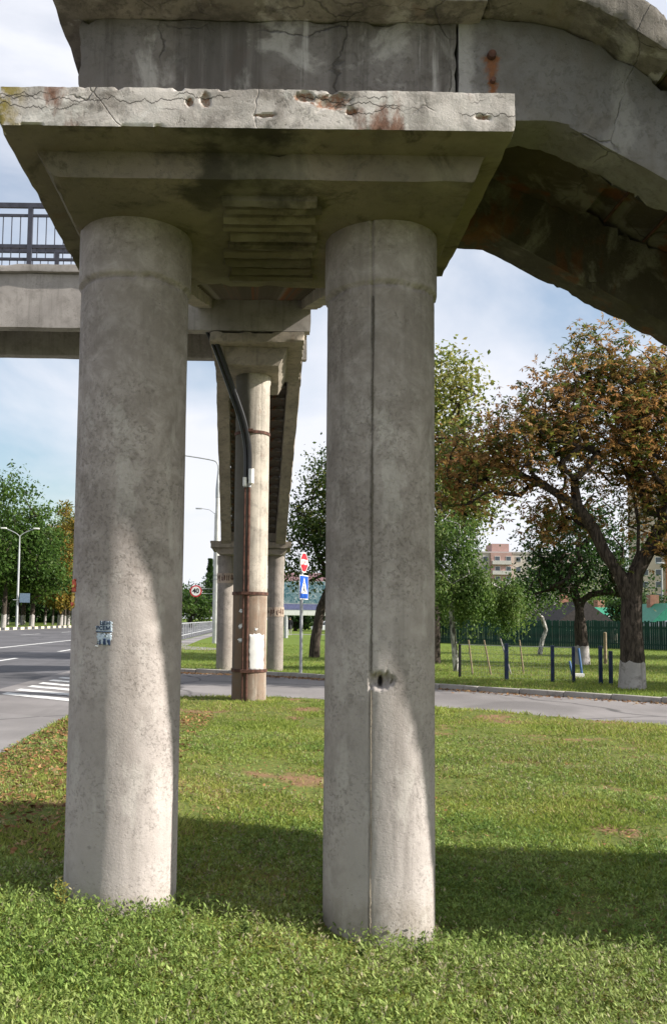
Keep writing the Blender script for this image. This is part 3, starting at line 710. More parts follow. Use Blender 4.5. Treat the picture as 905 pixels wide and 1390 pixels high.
# ================================================================== FAR PIER
FCX, FCY = -0.585, 26.0
far = thing('footbridge_pier', (FCX, FCY, 0.08), 'distant low pier with two columns beyond the side road kerb', 'bridge pier', 'footbridge piers')
for s, sd in ((-0.78, 3.0), (0.76, 7.0)):
    column('column', (FCX+s, FCY), 0.25, 0.05, 3.56, M['far_col'], far, 64, 0.06, collar=3.3, seed=sd)
bobj('pier_cap', roughen(prism([(-1.72,3.75),(-1.52,3.56),(0.35,3.56),(0.52,3.75)], 25.3, 26.9), 0.12, 0.01, 0.05, 4, 81.0), M['old'], far)
bobj('cap_slab', roughen(box(-1.80, 0.62, 25.15, 27.0, 3.75, 3.95), (0.1,0.15,0.06), 0.01, 0.06, 4, 82.0), M['old'], far)
bobj('landing_beam', roughen(box(-1.5, 0.4, 25.3, 26.9, 3.95, 4.45), 0.15, 0.01, 0.05, 4, 83.0), M['old'], far)
def band(cx_, cy_, r, z0, z1, mat, parent, name='metal_band', seg=40, th=0.012):
    bm = bmesh.new(); q = []
    for rr_, z in ((r, z0), (r+th, z0), (r+th, z1), (r, z1)):
        q.append([bm.verts.new((cx_+math.cos(2*math.pi*k/seg)*rr_, cy_+math.sin(2*math.pi*k/seg)*rr_, z)) for k in range(seg)])
    for a in range(4):
        for k in range(seg): bm.faces.new((q[a][k], q[a][(k+1) % seg], q[(a+1) % 4][(k+1) % seg], q[(a+1) % 4][k]))
    bmesh.ops.recalc_face_normals(bm, faces=bm.faces); return bobj(name, bm, mat, parent)
rusty = concrete('flaking_rust_paint', (0.42,0.33,0.26), 0.3, 0.6, 0.5, rust=1.0, fleck_scale=9)
band(FCX-0.78, FCY, 0.252, 2.72, 3.02, rusty, far); band(FCX+0.76, FCY, 0.252, 1.72, 2.0, rusty, far)
for cx_, z0, z1, sd in ((FCX-0.78, 2.72, 3.02, 3), (FCX+0.76, 1.72, 2.0, 5)):
    rr_ = random.Random(sd)
    for k in range(9):
        a = R(-160 + k*16 + rr_.uniform(-4,4)); w = rr_.uniform(0.03, 0.06); h = rr_.uniform(0.12, 0.24)
        patch('rust_flake', (cx_, FCY), 0.264, a, (z0+z1)/2 + rr_.uniform(-.03,.03), w, h, M['rust'], far, 0.25, k+sd, 3, 4, 0.004)

# ------------------------------------------------------------------ things strapped to the middle column
def strap(z, n=0):
    t = thing('strap_band', (MC[0], MC[1], z), ['rusty steel strap round the foot of the middle column', 'rusty steel strap above the white notice on the middle column', 'rusty steel strap high on the middle column below the bridge'][n], 'strap', 'steel straps on the middle column')
    band(MC[0], MC[1], 0.352, z-0.03, z+0.03, M['rust'], t, 'band'); 
    bm = box(MC[0]-0.16, MC[0]+0.02, MC[1]-0.50, MC[1]-0.33, z-0.028, z+0.028); bobj('clamp', bm, M['rust'], t, False)
for i, z in enumerate((0.62, 2.15, 5.40)): strap(z, i)
PX = MC[0]-0.075; PY = MC[1]-0.405
for i, (dx, lab) in enumerate(((-0.045, 'thin rusty conduit on the shaded side of the middle column'), (0.035, 'rusty pipe running up the middle column below the black hose'))):
    t = thing('conduit_pipe', (PX+dx, PY, 0.0), lab, 'pipe')
    bobj('pipe', tube([(PX+dx, PY, 0.0), (PX+dx, PY, 2.2), (PX+dx, PY, 4.30)], 0.028 if i else 0.022, 8), M['rust'], t)
    bm = bmesh.new(); cyl(bm, (PX+dx, PY, 4.26), (PX+dx, PY, 4.38), 0.036, seg=10); bobj('coupling', bm, M['steel'], t)
hz = [(-1.40,16.05,7.62),(-1.28,16.1,7.36),(-1.08,16.2,6.95),(-0.90,16.35,6.50),(-0.72,16.5,6.03),(-0.57,16.62,5.62),(-0.48,16.70,5.25),(-0.44,16.735,4.9),(-0.437,16.745,4.35)]
hz = smooth_path(hz, 5)
for i, dx in enumerate((0.0, -0.085)):
    h = tag(bobj('black_hose', tube([(x+dx, y+ (0.02 if i else 0), z) for x, y, z in hz], 0.045 if i == 0 else 0.035, 8), M['hose']),
            ['thick black hose curving down from the deck to the middle column', 'thinner black hose behind the thick one on the middle column'][i], 'hose')
cp = thing('cable_clamp', (-0.42, 16.69, 4.45), 'white plastic cable clamp where the black hose ends', 'clamp')
bobj('sleeve', (lambda bm: cyl(bm, (-0.40,16.69,4.33), (-0.40,16.69,4.62), 0.055, seg=12))(bmesh.new()), M['wpaint'], cp)
bobj('sleeve', (lambda bm: cyl(bm, (-0.53,16.70,4.28), (-0.53,16.70,4.45), 0.038, seg=12))(bmesh.new()), M['wpaint'], cp)
na = R(-62)
nt_ = patch('paper_notice', MC, 0.347, na, 0.99, 0.36, 0.74, paint('dirty_paper', (0.60,0.59,0.57), 0.8, 0.2, 0.12, 5), None, 0.06, 31)
tag(nt_, 'large torn white sheet pasted low on the middle column', 'notice')
for i, (a, z, w, h, lab) in enumerate(((-118, 1.80, 0.13, 0.09, 'upper white paper scrap on the shaded side of the middle column'), (-120, 1.50, 0.12, 0.12, 'middle white paper scrap on the shaded side of the middle column'),
        (-119, 1.22, 0.16, 0.10, 'lower curled white paper scrap on the shaded side of the middle column'), (-66, 1.44, 0.07, 0.07, 'tiny white sticker above the pasted sheet on the middle column'))):
    tag(patch('paper_scrap', MC, 0.347, R(a), z, w, h, M['paper'], None, 0.35, 40+i, 8, 8), lab, 'paper scrap', 'paper scraps on the middle column')

# ================================================================== TREES
def skeleton(rng, trunk, lobes, n, seglen, wig=0.12, shell=0.55, grow_from=1, limbs=()):
    """trunk: points; lobes: (centre, radii) ellipsoids. Attractors join the nearest piece of wood."""
    pos = [np.array(p, float) for p in trunk]; par = [-1] + list(range(len(trunk)-1)); tips = []
    for lb in limbs:
        last = len(trunk)-1 if not isinstance(lb[0], int) else lb[0]
        for p in (lb[1:] if isinstance(lb[0], int) else lb): pos.append(np.array(p, float)); par.append(last); last = len(pos)-1
    vol = np.array([r[0]*r[1]*r[2] for c, r in lobes]); cnt = np.maximum(3, (n*vol/vol.sum()).astype(int))
    at = []
    for (c, r), k in zip(lobes, cnt):
        d = unit(rng.normal(size=(k, 3))); rad = rng.uniform(0.05, 1, k)**shell
        at.append(np.array(c) + d*rad[:, None]*np.array(r))
    at = np.concatenate(at); root = pos[grow_from]
    at = at[np.argsort(np.linalg.norm(at-root, axis=1))]
    fork = pos[grow_from][2]
    for a in at:
        P = np.array(pos[grow_from:]); d = np.linalg.norm(P-a, axis=1) + 0.5*np.maximum(0, P[:, 2]-a[2])
        i = int(np.argmin(d)) + grow_from; p = pos[i]
        L = np.linalg.norm(a-p); m = max(1, int(L/seglen)); last = i
        pd = p - pos[par[i]] if par[i] >= 0 else np.array([0,0,1.0]); pd = pd/ (np.linalg.norm(pd)+1e-9)
        q1 = p + pd*L*0.35
        for k in range(1, m+1):
            t = k/m; b = (1-t)**2*p + 2*t*(1-t)*q1 + t*t*a
            if k < m: b = b + rng.normal(size=3)*wig*seglen
            pos.append(b); par.append(last); last = len(pos)-1
        tips.append(last)
    return np.array(pos), np.array(par), np.array(tips)
def wood(pos, par, tips, r_base, r_tip, ntrunk, expo=0.5):
    cnt = np.zeros(len(pos)); cnt[tips] += 1
    for i in range(len(pos)-1, 0, -1): cnt[par[i]] += max(cnt[i], 0.0)
    cnt = np.maximum(cnt, 1); c0 = cnt.max()
    rad = r_tip + (r_base-r_tip)*((cnt-1)/max(1, c0-1))**expo
    rad[ntrunk:] = np.minimum(rad[ntrunk:], r_base*0.72)
    return rad
def wood_mesh(name, pos, par, rad, mat, ntrunk, flare=1.35):
    V = []; F = []; rad = rad.copy()
    for i in range(ntrunk): rad[i] *= 1 + (flare-1)*(1-i/max(1, ntrunk-1))**2
    for i in range(1, len(pos)):
        p = pos[par[i]]; q = pos[i]; r0 = rad[par[i]] if par[i] < ntrunk or rad[par[i]] < rad[i]*1.6 else rad[i]*1.25; r1 = rad[i]
        k = 10 if r1 > 0.08 else 6 if r1 > 0.03 else 4 if r1 > 0.012 else 3
        d = q-p; L = np.linalg.norm(d)
        if L < 1e-6: continue
        d = d/L; u = np.cross(d, (0.31,0.87,0.38)); u /= np.linalg.norm(u); w = np.cross(d, u); b = len(V)
        q = q + d*r1*0.25
        for s in range(k):
            a = 2*math.pi*s/k; e = u*math.cos(a)+w*math.sin(a); V.append(p+e*r0); V.append(q+e*r1)
        for s in range(k):
            n = (s+1) % k; F.append((b+2*s, b+2*n, b+2*n+1, b+2*s+1))
    return np_mesh(name, V, F, mat, smooth=True)
def scatter_leaves(rng, C, n_per, sigma, L, Wd, pal, droop=0.3, palm=0, jitter=0.25, flat=0.6):
    """leaves round the points C; pal(rng, points)->colours"""
    n = len(C)*n_per
    B = np.repeat(C, n_per, 0) + rng.normal(size=(n, 3))*sigma*np.array([1, 1, 0.75])
    cl = pal(rng, B)
    if palm:
        up = unit(rng.normal(size=(n,3))*0.55 + np.array([0,0,1.0])); ref = unit(rng.normal(size=(n,3)))
        u = unit(np.cross(up, ref)); v = np.cross(up, u); Ds = []; Ws = []; Bs = []; Ls = []
        for k in range(palm):
            a = 2*math.pi*(k+0.5)/ (palm+1) ; e = u*math.cos(a)+v*math.sin(a); d = unit(e - up*rng.uniform(0.15, 0.75, (n,1)))
            Ds.append(d); Ws.append(unit(np.cross(d, up))); Bs.append(B + d*0.01); Ls.append(rng.uniform(0.75, 1.2, n)*L)
        B = np.concatenate(Bs); D = np.concatenate(Ds); Wv = np.concatenate(Ws); LL = np.concatenate(Ls); cl = np.tile(cl, (palm, 1))
    else:
        D = unit(rng.normal(size=(n,3)) + np.array([0,0,-droop])); ref = unit(rng.normal(size=(n,3))*(1-flat) + np.array([0,0,flat])); Wv = unit(np.cross(D, ref)); LL = rng.uniform(0.65, 1.3, n)*L
    cl = np.clip(cl*(1 + rng.uniform(-jitter, jitter, (len(cl), 1))), 0, 1)
    V, F = kites(B, D, Wv, LL, LL*Wd/L, 0.18)
    return V, F, np.repeat(cl, 4, 0)
def palette(cols, zlo=0, zhi=1, power=1.0, blotch=1.5, seed=1):
    cols = np.array(cols, float)
    def f(rng, P):
        t = 0.62*fbm(P[:,0]*blotch+P[:,2]*0.7+31, P[:,2]*blotch+P[:,1]*blotch*0.8+17, seed) + 0.38*rng.rand(len(P))
        t = np.clip((t-0.22)/0.56, 0, 0.999)**power * (len(cols)-1); i = t.astype(int); fr = (t-i)[:, None]
        return cols[i]*(1-fr) + cols[i+1]*fr
    return f
G_DARK = [(0.020,0.045,0.013),(0.034,0.075,0.018),(0.06,0.11,0.026)]
G_MID = [(0.035,0.075,0.014),(0.065,0.125,0.022),(0.115,0.175,0.034)]
G_LIGHT = [(0.07,0.12,0.022),(0.13,0.18,0.036),(0.21,0.24,0.06)]
YEL = [(0.08,0.10,0.02),(0.19,0.16,0.03),(0.30,0.20,0.04),(0.22,0.12,0.03)]
BROWN = [(0.07,0.10,0.02),(0.15,0.13,0.03),(0.26,0.16,0.05),(0.38,0.20,0.07),(0.24,0.12,0.045)]

def tree(name, label, cat, base, trunk, lobes, n, r_base, r_tip, seg, leaves, group=None, bark_m='bark', wash=0.0, seed=1, shell=0.55, grow=1, expo=0.5, wash_r=1.0, limbs=()):
    """trunk, lobes relative to base; leaves: list of dicts for scatter_leaves; all in thing-local coordinates"""
    rng = np.random.RandomState(seed)
    t = thing(name, base, label, cat, group)
    pos, par, tips = skeleton(rng, trunk, lobes, n, seg, shell=shell, grow_from=grow, limbs=limbs)
    rad = wood(pos, par, tips, r_base, r_tip, len(trunk), expo)
    for i in range(len(trunk)): rad[i] = max(rad[i], r_base*(1-0.35*i/len(trunk)))
    if bark_m: tr = link('trunk', wood_mesh('trunk', pos, par, rad, M[bark_m], len(trunk)), t)
    if wash:
        P = [np.array(p) for p in trunk]; k = wash/ (P[1][2]-P[0][2]) if P[1][2] > wash else 1.0
        q = P[0] + (P[1]-P[0])*k; f0 = 1.35; f1 = 1 + 0.35*(1-1/max(1, len(trunk)-1))**2
        rr0 = rad[0]*f0*1.035*wash_r; rr1 = (rad[0]*f0 + (rad[1]*f1-rad[0]*f0)*k)*1.035
        bm = bmesh.new(); cyl(bm, P[0], q, rr0, rr1, 20, False)
        for v in bm.verts:
            if v.co.z > wash*0.6: v.co.z += rng.uniform(-0.07, 0.07)*wash
        link('whitewash', bm_mesh('whitewash', bm, M['whitewash']), tr)
    Vs = []; Fs = []; Cs = []; nv = 0
    for lf in leaves:
        lf = dict(lf); src = lf.pop('src', 'tips'); hang = lf.pop('hang', None)
        C = pos[tips] if src == 'tips' else pos[len(trunk)+1:]
        if hang:
            k, ln = hang; C2 = []
            for c in C:
                for _ in range(k):
                    a = c + rng.normal(size=3)*0.18; l = rng.uniform(0.4, 1)*ln
                    for z in np.arange(0, l, 0.10): C2.append(a + np.array([0.10*math.sin(z*2+a[0]*5), 0.10*math.cos(z*2+a[1]*4), -z]))
            C = np.array(C2)
        V, F, c = scatter_leaves(rng, C, **lf); Vs.append(V); Fs.append(F+nv); Cs.append(c); nv += len(V)
    link('crown', np_mesh('crown', np.concatenate(Vs), np.concatenate(Fs), M['leaf'], np.concatenate(Cs)), t)
    return t

# the big chestnut at the right, brown with autumn
tree('chestnut_tree', 'large brown leaved chestnut with whitewashed trunk foot beside the side road', 'tree', (8.75, 20.6, 0.085),
     [(0,0,0),(0.02,0,0.75),(0.0,0,1.4),(0.05,0.05,2.15),(0.12,0,2.75)],
     [((-1.6,0,6.3),(2.0,2.0,1.5)), ((0.6,0.3,6.3),(2.0,2.2,1.9)), ((-2.9,-0.3,5.5),(1.6,1.6,0.9)), ((-1.6,0.7,4.2),(1.4,1.4,0.6)), ((1.8,0,4.8),(1.9,2.0,1.8)), ((1.2,-0.6,3.6),(1.2,1.3,0.8)), ((-4.0,0.4,5.7),(1.1,1.1,1.0)), ((-4.2,0.3,4.7),(0.7,0.8,0.5)), ((-0.5,0.2,7.9),(1.7,1.6,1.1)), ((1.3,0.2,7.7),(1.7,1.6,1.0))],
     820, 0.23, 0.007, 0.28,
     [dict(n_per=11, sigma=0.24, L=0.122, Wd=0.048, pal=palette(BROWN, blotch=0.55, seed=3, power=0.9), palm=5, jitter=0.4),
      dict(n_per=4, sigma=0.30, L=0.13, Wd=0.055, pal=palette([(0.045,0.075,0.014),(0.09,0.12,0.022),(0.17,0.16,0.03)], blotch=0.6, seed=8), palm=5, jitter=0.35)],
     wash=0.66, seed=11, shell=0.7, grow=4, expo=0.5,
     limbs=[(3, (-0.25,0,2.75), (-0.6,0.05,3.3), (-0.85,0.1,3.9), (-1.15,0.1,4.5), (-1.5,0.1,5.2)), (4, (0.2,0,3.3), (0.25,0.05,4.0), (0.15,0.1,4.8), (-0.1,0.2,5.6)), (4, (0.45,-0.1,3.4), (0.85,-0.2,4.2), (1.3,-0.2,4.9)), (7, (-1.3,-0.1,4.4), (-2.0,-0.2,4.8), (-2.8,-0.2,5.2))])
# tall yellow-green tree whose crown rises behind the right column, and the birch
tree('maple_tree', 'tall yellow-green tree rising behind the right front column', 'tree', (6.1, 31.5, 0.085),
     [(0,0,0),(0,0,1.6),(0.05,0,3.2),(0,0.1,5.0)],
     [((0.5,0,6.9),(2.2,2.0,2.7)), ((0.2,0,10.0),(1.7,1.6,1.7)), ((-1.3,0,4.6),(1.7,1.5,1.6)), ((1.3,0.2,5.9),(1.0,1.2,1.0))],
     360, 0.17, 0.008, 0.4,
     [dict(n_per=42, sigma=0.40, L=0.17, Wd=0.11, pal=palette([(0.07,0.11,0.02),(0.13,0.17,0.034),(0.23,0.25,0.06),(0.30,0.26,0.07)], blotch=0.4, seed=4), droop=0.5, jitter=0.3)], seed=5, shell=0.6)
tree('birch_tree', 'slender white-barked birch with drooping green leaves on the far lawn', 'tree', (5.86, 26.7, 0.085),
     [(0,0,0),(-0.08,0,0.9),(-0.16,0,1.9),(-0.05,0,2.9),(0.1,0,3.7)],
     [((0.5,0,2.8),(1.3,1.2,0.7)), ((-0.4,0,3.4),(1.0,1.0,0.8)), ((1.7,0.2,2.6),(0.8,0.9,0.5)), ((0.1,0,4.5),(0.7,0.8,0.7))],
     95, 0.075, 0.006, 0.35,
     [dict(n_per=3, sigma=0.07, L=0.10, Wd=0.06, pal=palette([(0.06,0.115,0.024),(0.10,0.17,0.036),(0.17,0.22,0.06)], blotch=0.9, seed=6), droop=1.6, hang=(7,1.25), jitter=0.3)],
     bark_m='birchbark', seed=7, grow=3)
tree('apple_tree', 'low dark green tree with whitewashed forked trunk in front of the green fence', 'tree', (11.8, 32.2, 0.085),
     [(0,0,0),(0.0,0,0.75),(-0.05,0,1.5)],
     [((-0.2,0,4.3),(2.2,2.0,1.7)), ((-1.1,0,3.2),(1.2,1.3,0.9)), ((1.3,0,3.4),(1.2,1.3,1.1)), ((0.2,0,5.5),(1.2,1.2,0.9))],
     230, 0.22, 0.01, 0.4,
     [dict(n_per=34, sigma=0.36, L=0.15, Wd=0.09, pal=palette(G_DARK, blotch=0.6, seed=9), jitter=0.35)], wash=0.7, seed=17, shell=0.5)
# the leaning dark tree behind the stop sign
tree('linden_tree', 'dark leaning tree behind the stop sign with pale trunk foot', 'tree', (1.85, 35.0, 0.085),
     [(0,0,0),(0.03,0,0.7),(0.25,0,2.0),(0.75,0,3.2),(1.0,0.1,4.2)],
     [((0.3,0,5.2),(1.9,1.7,1.6)), ((0.9,0,7.4),(1.5,1.5,1.3)), ((2.2,0,5.6),(1.5,1.6,1.9)), ((-0.5,0.2,3.7),(1.0,1.2,0.8)), ((1.8,0,3.4),(1.1,1.2,0.8))],
     320, 0.18, 0.01, 0.4,
     [dict(n_per=46, sigma=0.38, L=0.15, Wd=0.10, pal=palette([(0.03,0.055,0.013),(0.05,0.09,0.018),(0.09,0.13,0.028),(0.17,0.16,0.04)], blotch=0.6, seed=10), jitter=0.35)], wash=0.0, seed=23, shell=0.55, grow=2)
bpy.data.objects['linden_tree'].children[0]['label'] = 'dark leaning trunk'
tree('young_tree', 'small bushy tree with crooked pale trunk before the green fence', 'tree', (13.0, 41.0, 0.085),
     [(0,0,0),(0.12,0,0.7),(0.32,0,1.2),(0.12,0,1.8)],
     [((-0.6,0,2.9),(1.8,1.4,1.0)), ((0.6,0.2,3.6),(1.4,1.2,0.9))], 90, 0.085, 0.01, 0.4,
     [dict(n_per=38, sigma=0.36, L=0.17, Wd=0.10, pal=palette(G_MID, blotch=0.8, seed=2), jitter=0.3)], seed=29, bark_m='birchbark')
for i, (x, y, h, r, lab) in enumerate(((17.5, 19.5, 8.0, 2.6, 'roadside tree just outside the picture nearest to the chestnut'), (22.5, 28.0, 9.5, 3.4, 'broad lawn tree outside the picture behind the roadside one'), (30.0, 37.0, 10.0, 3.8, 'broad tree outside the picture at the right end of the green fence'), (21.5, 38.5, 6.0, 2.4, 'small lawn tree outside the picture before the green fence'))):
    tree('lawn_tree', lab, 'tree', (x, y, 0.085), [(0,0,0),(0,0,1.2),(0.05,0,h*0.3)], [((0,0,h*0.62),(r,r,h*0.32)), ((-r*0.5,0,h*0.5),(r*0.7,r*0.7,h*0.22)), ((r*0.5,0,h*0.5),(r*0.7,r*0.7,h*0.25))],
         120, 0.2, 0.012, 0.7, [dict(n_per=44, sigma=r*0.15, L=0.24, Wd=0.15, pal=palette(G_MID, blotch=0.5, seed=i), jitter=0.3)], 'shade trees at the right of the lawn', seed=140+i)
# trees and shrubs beyond the green fence
for i, (x, y, h, r, pal, lab) in enumerate(((11.5, 62, 5.0, 2.4, G_MID, 'round green tree beyond the left end of the green fence'), (17.5, 66, 4.6, 2.6, G_LIGHT, 'pale green bushy tree behind the green fence'),
        (28.5, 66, 4.6, 2.2, G_DARK, 'dark tree beside the gabled house behind the fence'), (36.0, 70, 6.0, 3.0, G_MID, 'green tree near the right-hand green roof'), (41, 110, 9, 4.5, G_MID, 'far green tree between the houses and the tower block'),
        (48, 120, 9, 5.0, G_LIGHT, 'far pale tree below the tower block'), (27.0, 125, 8.0, 5.0, G_DARK, 'far dark tree below the long apartment block'))):
    tree('leafy_tree', lab, 'tree', (x, y, 0.05), [(0,0,0),(0,0,h*0.2),(0.05,0,h*0.35)], [((0,0,h*0.6),(r,r,h*0.36)), ((-r*0.5,0,h*0.45),(r*0.7,r*0.7,h*0.25)), ((r*0.5,0,h*0.5),(r*0.7,r*0.7,h*0.28))],
         85, 0.15, 0.015, 0.8, [dict(n_per=40, sigma=r*0.17, L=0.30, Wd=0.19, pal=palette(pal, blotch=0.4, seed=i), jitter=0.3)], 'trees behind the green fence', seed=31+i)
# trees seen under the bridge, far along the road
for i, (x, y, h, r, pal, lab) in enumerate(((-13.0, 140, 7.5, 4.0, G_MID, 'round green tree far off beside the speed limit sign'), (-10.2, 165, 11.0, 3.6, G_DARK, 'tall dark tree far off along the road'), (-16.5, 175, 9.5, 4.5, G_DARK, 'broad dark tree far off at the left of the round one'),
        (-2.0, 150, 8.0, 4.5, G_DARK, 'dark tree far off behind the far pier'), (5.0, 140, 9.0, 4.8, G_DARK, 'dark tree behind the billboard'), (13.0, 150, 9.0, 5.0, G_MID, 'green tree behind the parked white car'), (22, 160, 9, 5.5, G_DARK, 'dark far tree right of the parked car'), (-25, 190, 10, 6, G_MID, 'wide green tree where the main road ends'), (3.4, 112, 4.6, 3.0, G_DARK, 'low dark bushy tree under the billboard'), (10.5, 114, 5.0, 3.4, G_DARK, 'low dark bushy tree behind the white car'))):
    tree('distant_tree', lab, 'tree', (x, y, 0.05), [(0,0,0),(0,0,h*0.16),(0.05,0,h*0.3)], [((0,0,h*0.58),(r,r,h*0.38)), ((-r*0.6,0,h*0.42),(r*0.7,r*0.7,h*0.26)), ((r*0.6,0,h*0.42),(r*0.7,r*0.7,h*0.28))],
         80, 0.22, 0.03, 1.2, [dict(n_per=36, sigma=r*0.16, L=0.5, Wd=0.3, pal=palette(pal, blotch=0.25, seed=i+5), jitter=0.3)], 'distant trees along the road', seed=51+i)
for i, (x, y, h) in enumerate(((-11.9, 168, 13.5), (-8.6, 182, 12.0))):
    rng = np.random.RandomState(70+i); t = thing('spruce_tree', (x, y, 0.05), ['taller pointed dark spruce far off beyond the railing', 'shorter pointed dark spruce far off near the lamp post'][i], 'tree', 'distant spruces')
    bm = bmesh.new(); cyl(bm, (0,0,0), (0,0,h), 0.25, 0.03, 8); link('trunk', bm_mesh('trunk', bm, M['bark']), t)
    n = 3200; z = rng.uniform(0.1, 1, n)**0.8; a = rng.uniform(0, 6.283, n); rr_ = (1-z)*2.4*np.sqrt(rng.rand(n))*(0.75+0.35*np.sin(z*60))
    B = np.stack([np.cos(a)*rr_, np.sin(a)*rr_, z*h], 1); D = unit(np.stack([np.cos(a), np.sin(a), np.full(n, -0.5)], 1) + rng.normal(size=(n,3))*0.3)
    V, F = kites(B, D, unit(np.cross(D, rng.normal(size=(n,3)))), np.full(n, 0.6), np.full(n, 0.22))
    link('crown', np_mesh('crown', V, F, M['leaf'], np.repeat(palette(G_DARK, blotch=0.3)(rng, B), 4, 0)), t)
# the park across the main road: big trees with whitewashed trunks
PARK = [(-33.8,108,20.5,6.8,G_MID,'tallest leafy green tree of the park across the main road'), (-31.6,113,16.5,4.6,G_MID,'big green tree behind the double lamp post'), (-43,116,20,6.5,G_DARK,'dark green park tree at the left edge of the picture'),
        (-33.6,136,19.5,3.6,YEL,'tall yellow autumn tree of the park'), (-31.2,127,12.5,3.2,YEL,'lower yellow-brown tree next to the left front column'), (-36.0,152,22,4.0,G_LIGHT,'pale green slender tree behind the yellow ones'),
        (-34.5,172,15,4.2,G_MID,'farther green tree at the edge of the left front column'), (-41.5,140,17,5,G_DARK,'shaded tree deep in the park'), (-50,150,18,6,G_DARK,'shaded park tree farthest to the left'), (-39.5,165,16,5.5,G_DARK,'shaded park tree behind the yellow one')]
for i, (x, y, h, r, pal, lab) in enumerate(PARK):
    tree('park_tree', lab, 'tree', (x, y, 0.1), [(0,0,0),(0.1,0,2.6),(0.2,0,h*0.3)],
         [((0,0,h*0.62),(r,r*0.9,h*0.27)), ((-r*0.5,0,h*0.42),(r*0.8,r*0.8,h*0.16)), ((r*0.5,0,h*0.40),(r*0.75,r*0.8,h*0.17)), ((r*0.1,0,h*0.87),(r*0.6,r*0.6,h*0.13)), ((0,-r*0.4,h*0.32),(r*0.8,r*0.7,h*0.10))],
         150, 0.26, 0.03, 1.3, [dict(n_per=64, sigma=r*0.14, L=0.50, Wd=0.30, pal=palette(pal, blotch=0.22, seed=i+2), jitter=0.3, flat=0.75)], 'trees of the park across the main road', wash=1.7, seed=81+i)
rp = random.Random(6)
for i in range(9):
    x = -31.6 - i*1.5 + rp.uniform(-.4,.4); y = 128 + rp.uniform(0, 26)
    tree('park_tree', ['first','second','third','fourth','fifth','sixth','seventh','eighth','ninth'][i] + ' slim trunk counted leftwards in the shaded park row', 'tree', (x, y, 0.1), [(0,0,0),(0.05,0,2.0),(0.1,0,4.2)], [((0,0,6.6),(2.2,2.2,2.4))], 26, 0.17, 0.03, 1.2,
         [dict(n_per=40, sigma=0.6, L=0.5, Wd=0.3, pal=palette(G_DARK if i % 3 else YEL, blotch=0.3, seed=i), jitter=0.3)], 'trees of the park across the main road', wash=1.6, seed=120+i)
# a dark wood closes the park at the back
rng = np.random.RandomState(3); n = 9000
B = np.stack([-30.5-rng.uniform(0, 70, n), 185+rng.uniform(0, 22, n), 13*rng.rand(n)**1.1], 1); D = unit(rng.normal(size=(n,3))); V, F = kites(B, D, unit(np.cross(D, rng.normal(size=(n,3)))), np.full(n, 1.6), np.full(n, 1.0))
tag(link('far_wood', np_mesh('far_wood', V, F, M['leaf'], np.repeat(palette(G_DARK, blotch=0.1)(rng, B), 4, 0))), 'dark wood closing the back of the park', 'wood', kind='stuff')

# ================================================================== STREET FURNITURE
ped_path = -0.08
# tall concrete lamp post with one arm
LX, LY = -3.36, 53.0
lp = thing('street_lamp', (LX, LY, 0.085), 'tall pale concrete lamp post with single arm seen beside the middle pier', 'street lamp')
bm = bmesh.new(); cyl(bm, (LX,LY,0.0), (LX,LY,9.7), 0.20, 0.13, 14); bobj('pole', bm, M['poleconc'], lp)
bobj('bracket', tube([(LX,LY,9.2),(LX,LY,9.8),(LX,LY,11.0)], [0.15,0.15,0.05], 10), M['steel'], lp)
bobj('arm', tube(smooth_path([(LX,LY,11.0),(LX-0.1,LY,11.45),(LX-0.6,LY,11.65),(LX-2.6,LY,11.95)], 4), 0.045, 8), M['steel'], lp)
bm = box(LX-3.15, LX-2.5, LY-0.13, LY+0.13, 11.90, 12.06, 0.05); bobj('lamp_head', bm, M['steel'], lp)
band(LX, LY, 0.178, 4.30, 4.36, M['steel'], lp, 'strap'); band(LX, LY, 0.178, 4.05, 4.11, M['steel'], lp, 'strap')
lp2 = thing('street_lamp', (-6.9, 104.0, 0.02), 'distant slim street lamp with arm beyond the tall concrete lamp post', 'street lamp')
bm = bmesh.new(); cyl(bm, (-6.9,104,0), (-6.9,104,14.6), 0.13, 0.06, 8); bobj('pole', bm, M['steel'], lp2)
bobj('arm', tube([(-6.9,104,14.5),(-7.6,104,15.0),(-8.6,104,15.15)], 0.05, 6), M['steel'], lp2)
bobj('lamp_head', box(-9.3,-8.5,103.85,104.15,15.05,15.22,0.05), M['steel'], lp2)
# speed limit sign on a side bracket of the lamp post
def disc(bm, c, n, r, th, seg=32):
    n = Vector(n).normalized(); cyl(bm, Vector(c)-n*th/2, Vector(c)+n*th/2, r, seg=seg); return bm
sp = thing('speed_limit_sign', (-4.62, 52.9, 3.32), 'round red-rimmed 40 speed limit sign on a bracket of the lamp post', 'road sign')
bobj('plate', disc(bmesh.new(), (-4.62,52.9,3.32), (0,-1,0), 0.37, 0.02), M['redp'], sp)
bobj('face', disc(bmesh.new(), (-4.62,52.888,3.32), (0,-1,0), 0.285, 0.008), M['wpaint'], sp)
link('lettering', text_mesh('40', 0.42, M['black'], 0.002, 0.012), sp, (0,-0.020,0), (R(90),0,0))
for dz in (-0.15, 0.15): bobj('bracket', tube([(-4.62,52.93,3.32+dz),(-3.5,52.95,3.32+dz)], 0.018, 6), M['steel'], sp)
# guard railing along the main road
gr = thing('guard_railing', (-6.6, 62, 0.09), 'low white pedestrian guard railing along the main road', 'railing')
pm = bm_mesh('post', box(-0.04,0.04,-0.03,0.03,0,1.15), M['steel'], False)
for k in range(26):
    link('post', pm, gr, (0.15-k*0.05*0.6, k*2.2, 0))
for z in (1.13, 0.25):
    bobj('rail', tube([(-6.45, 62, 0.09+z), (-6.6-0.60, 62+25*2.2, 0.09+z)], 0.035, 6), M['steel'], gr)
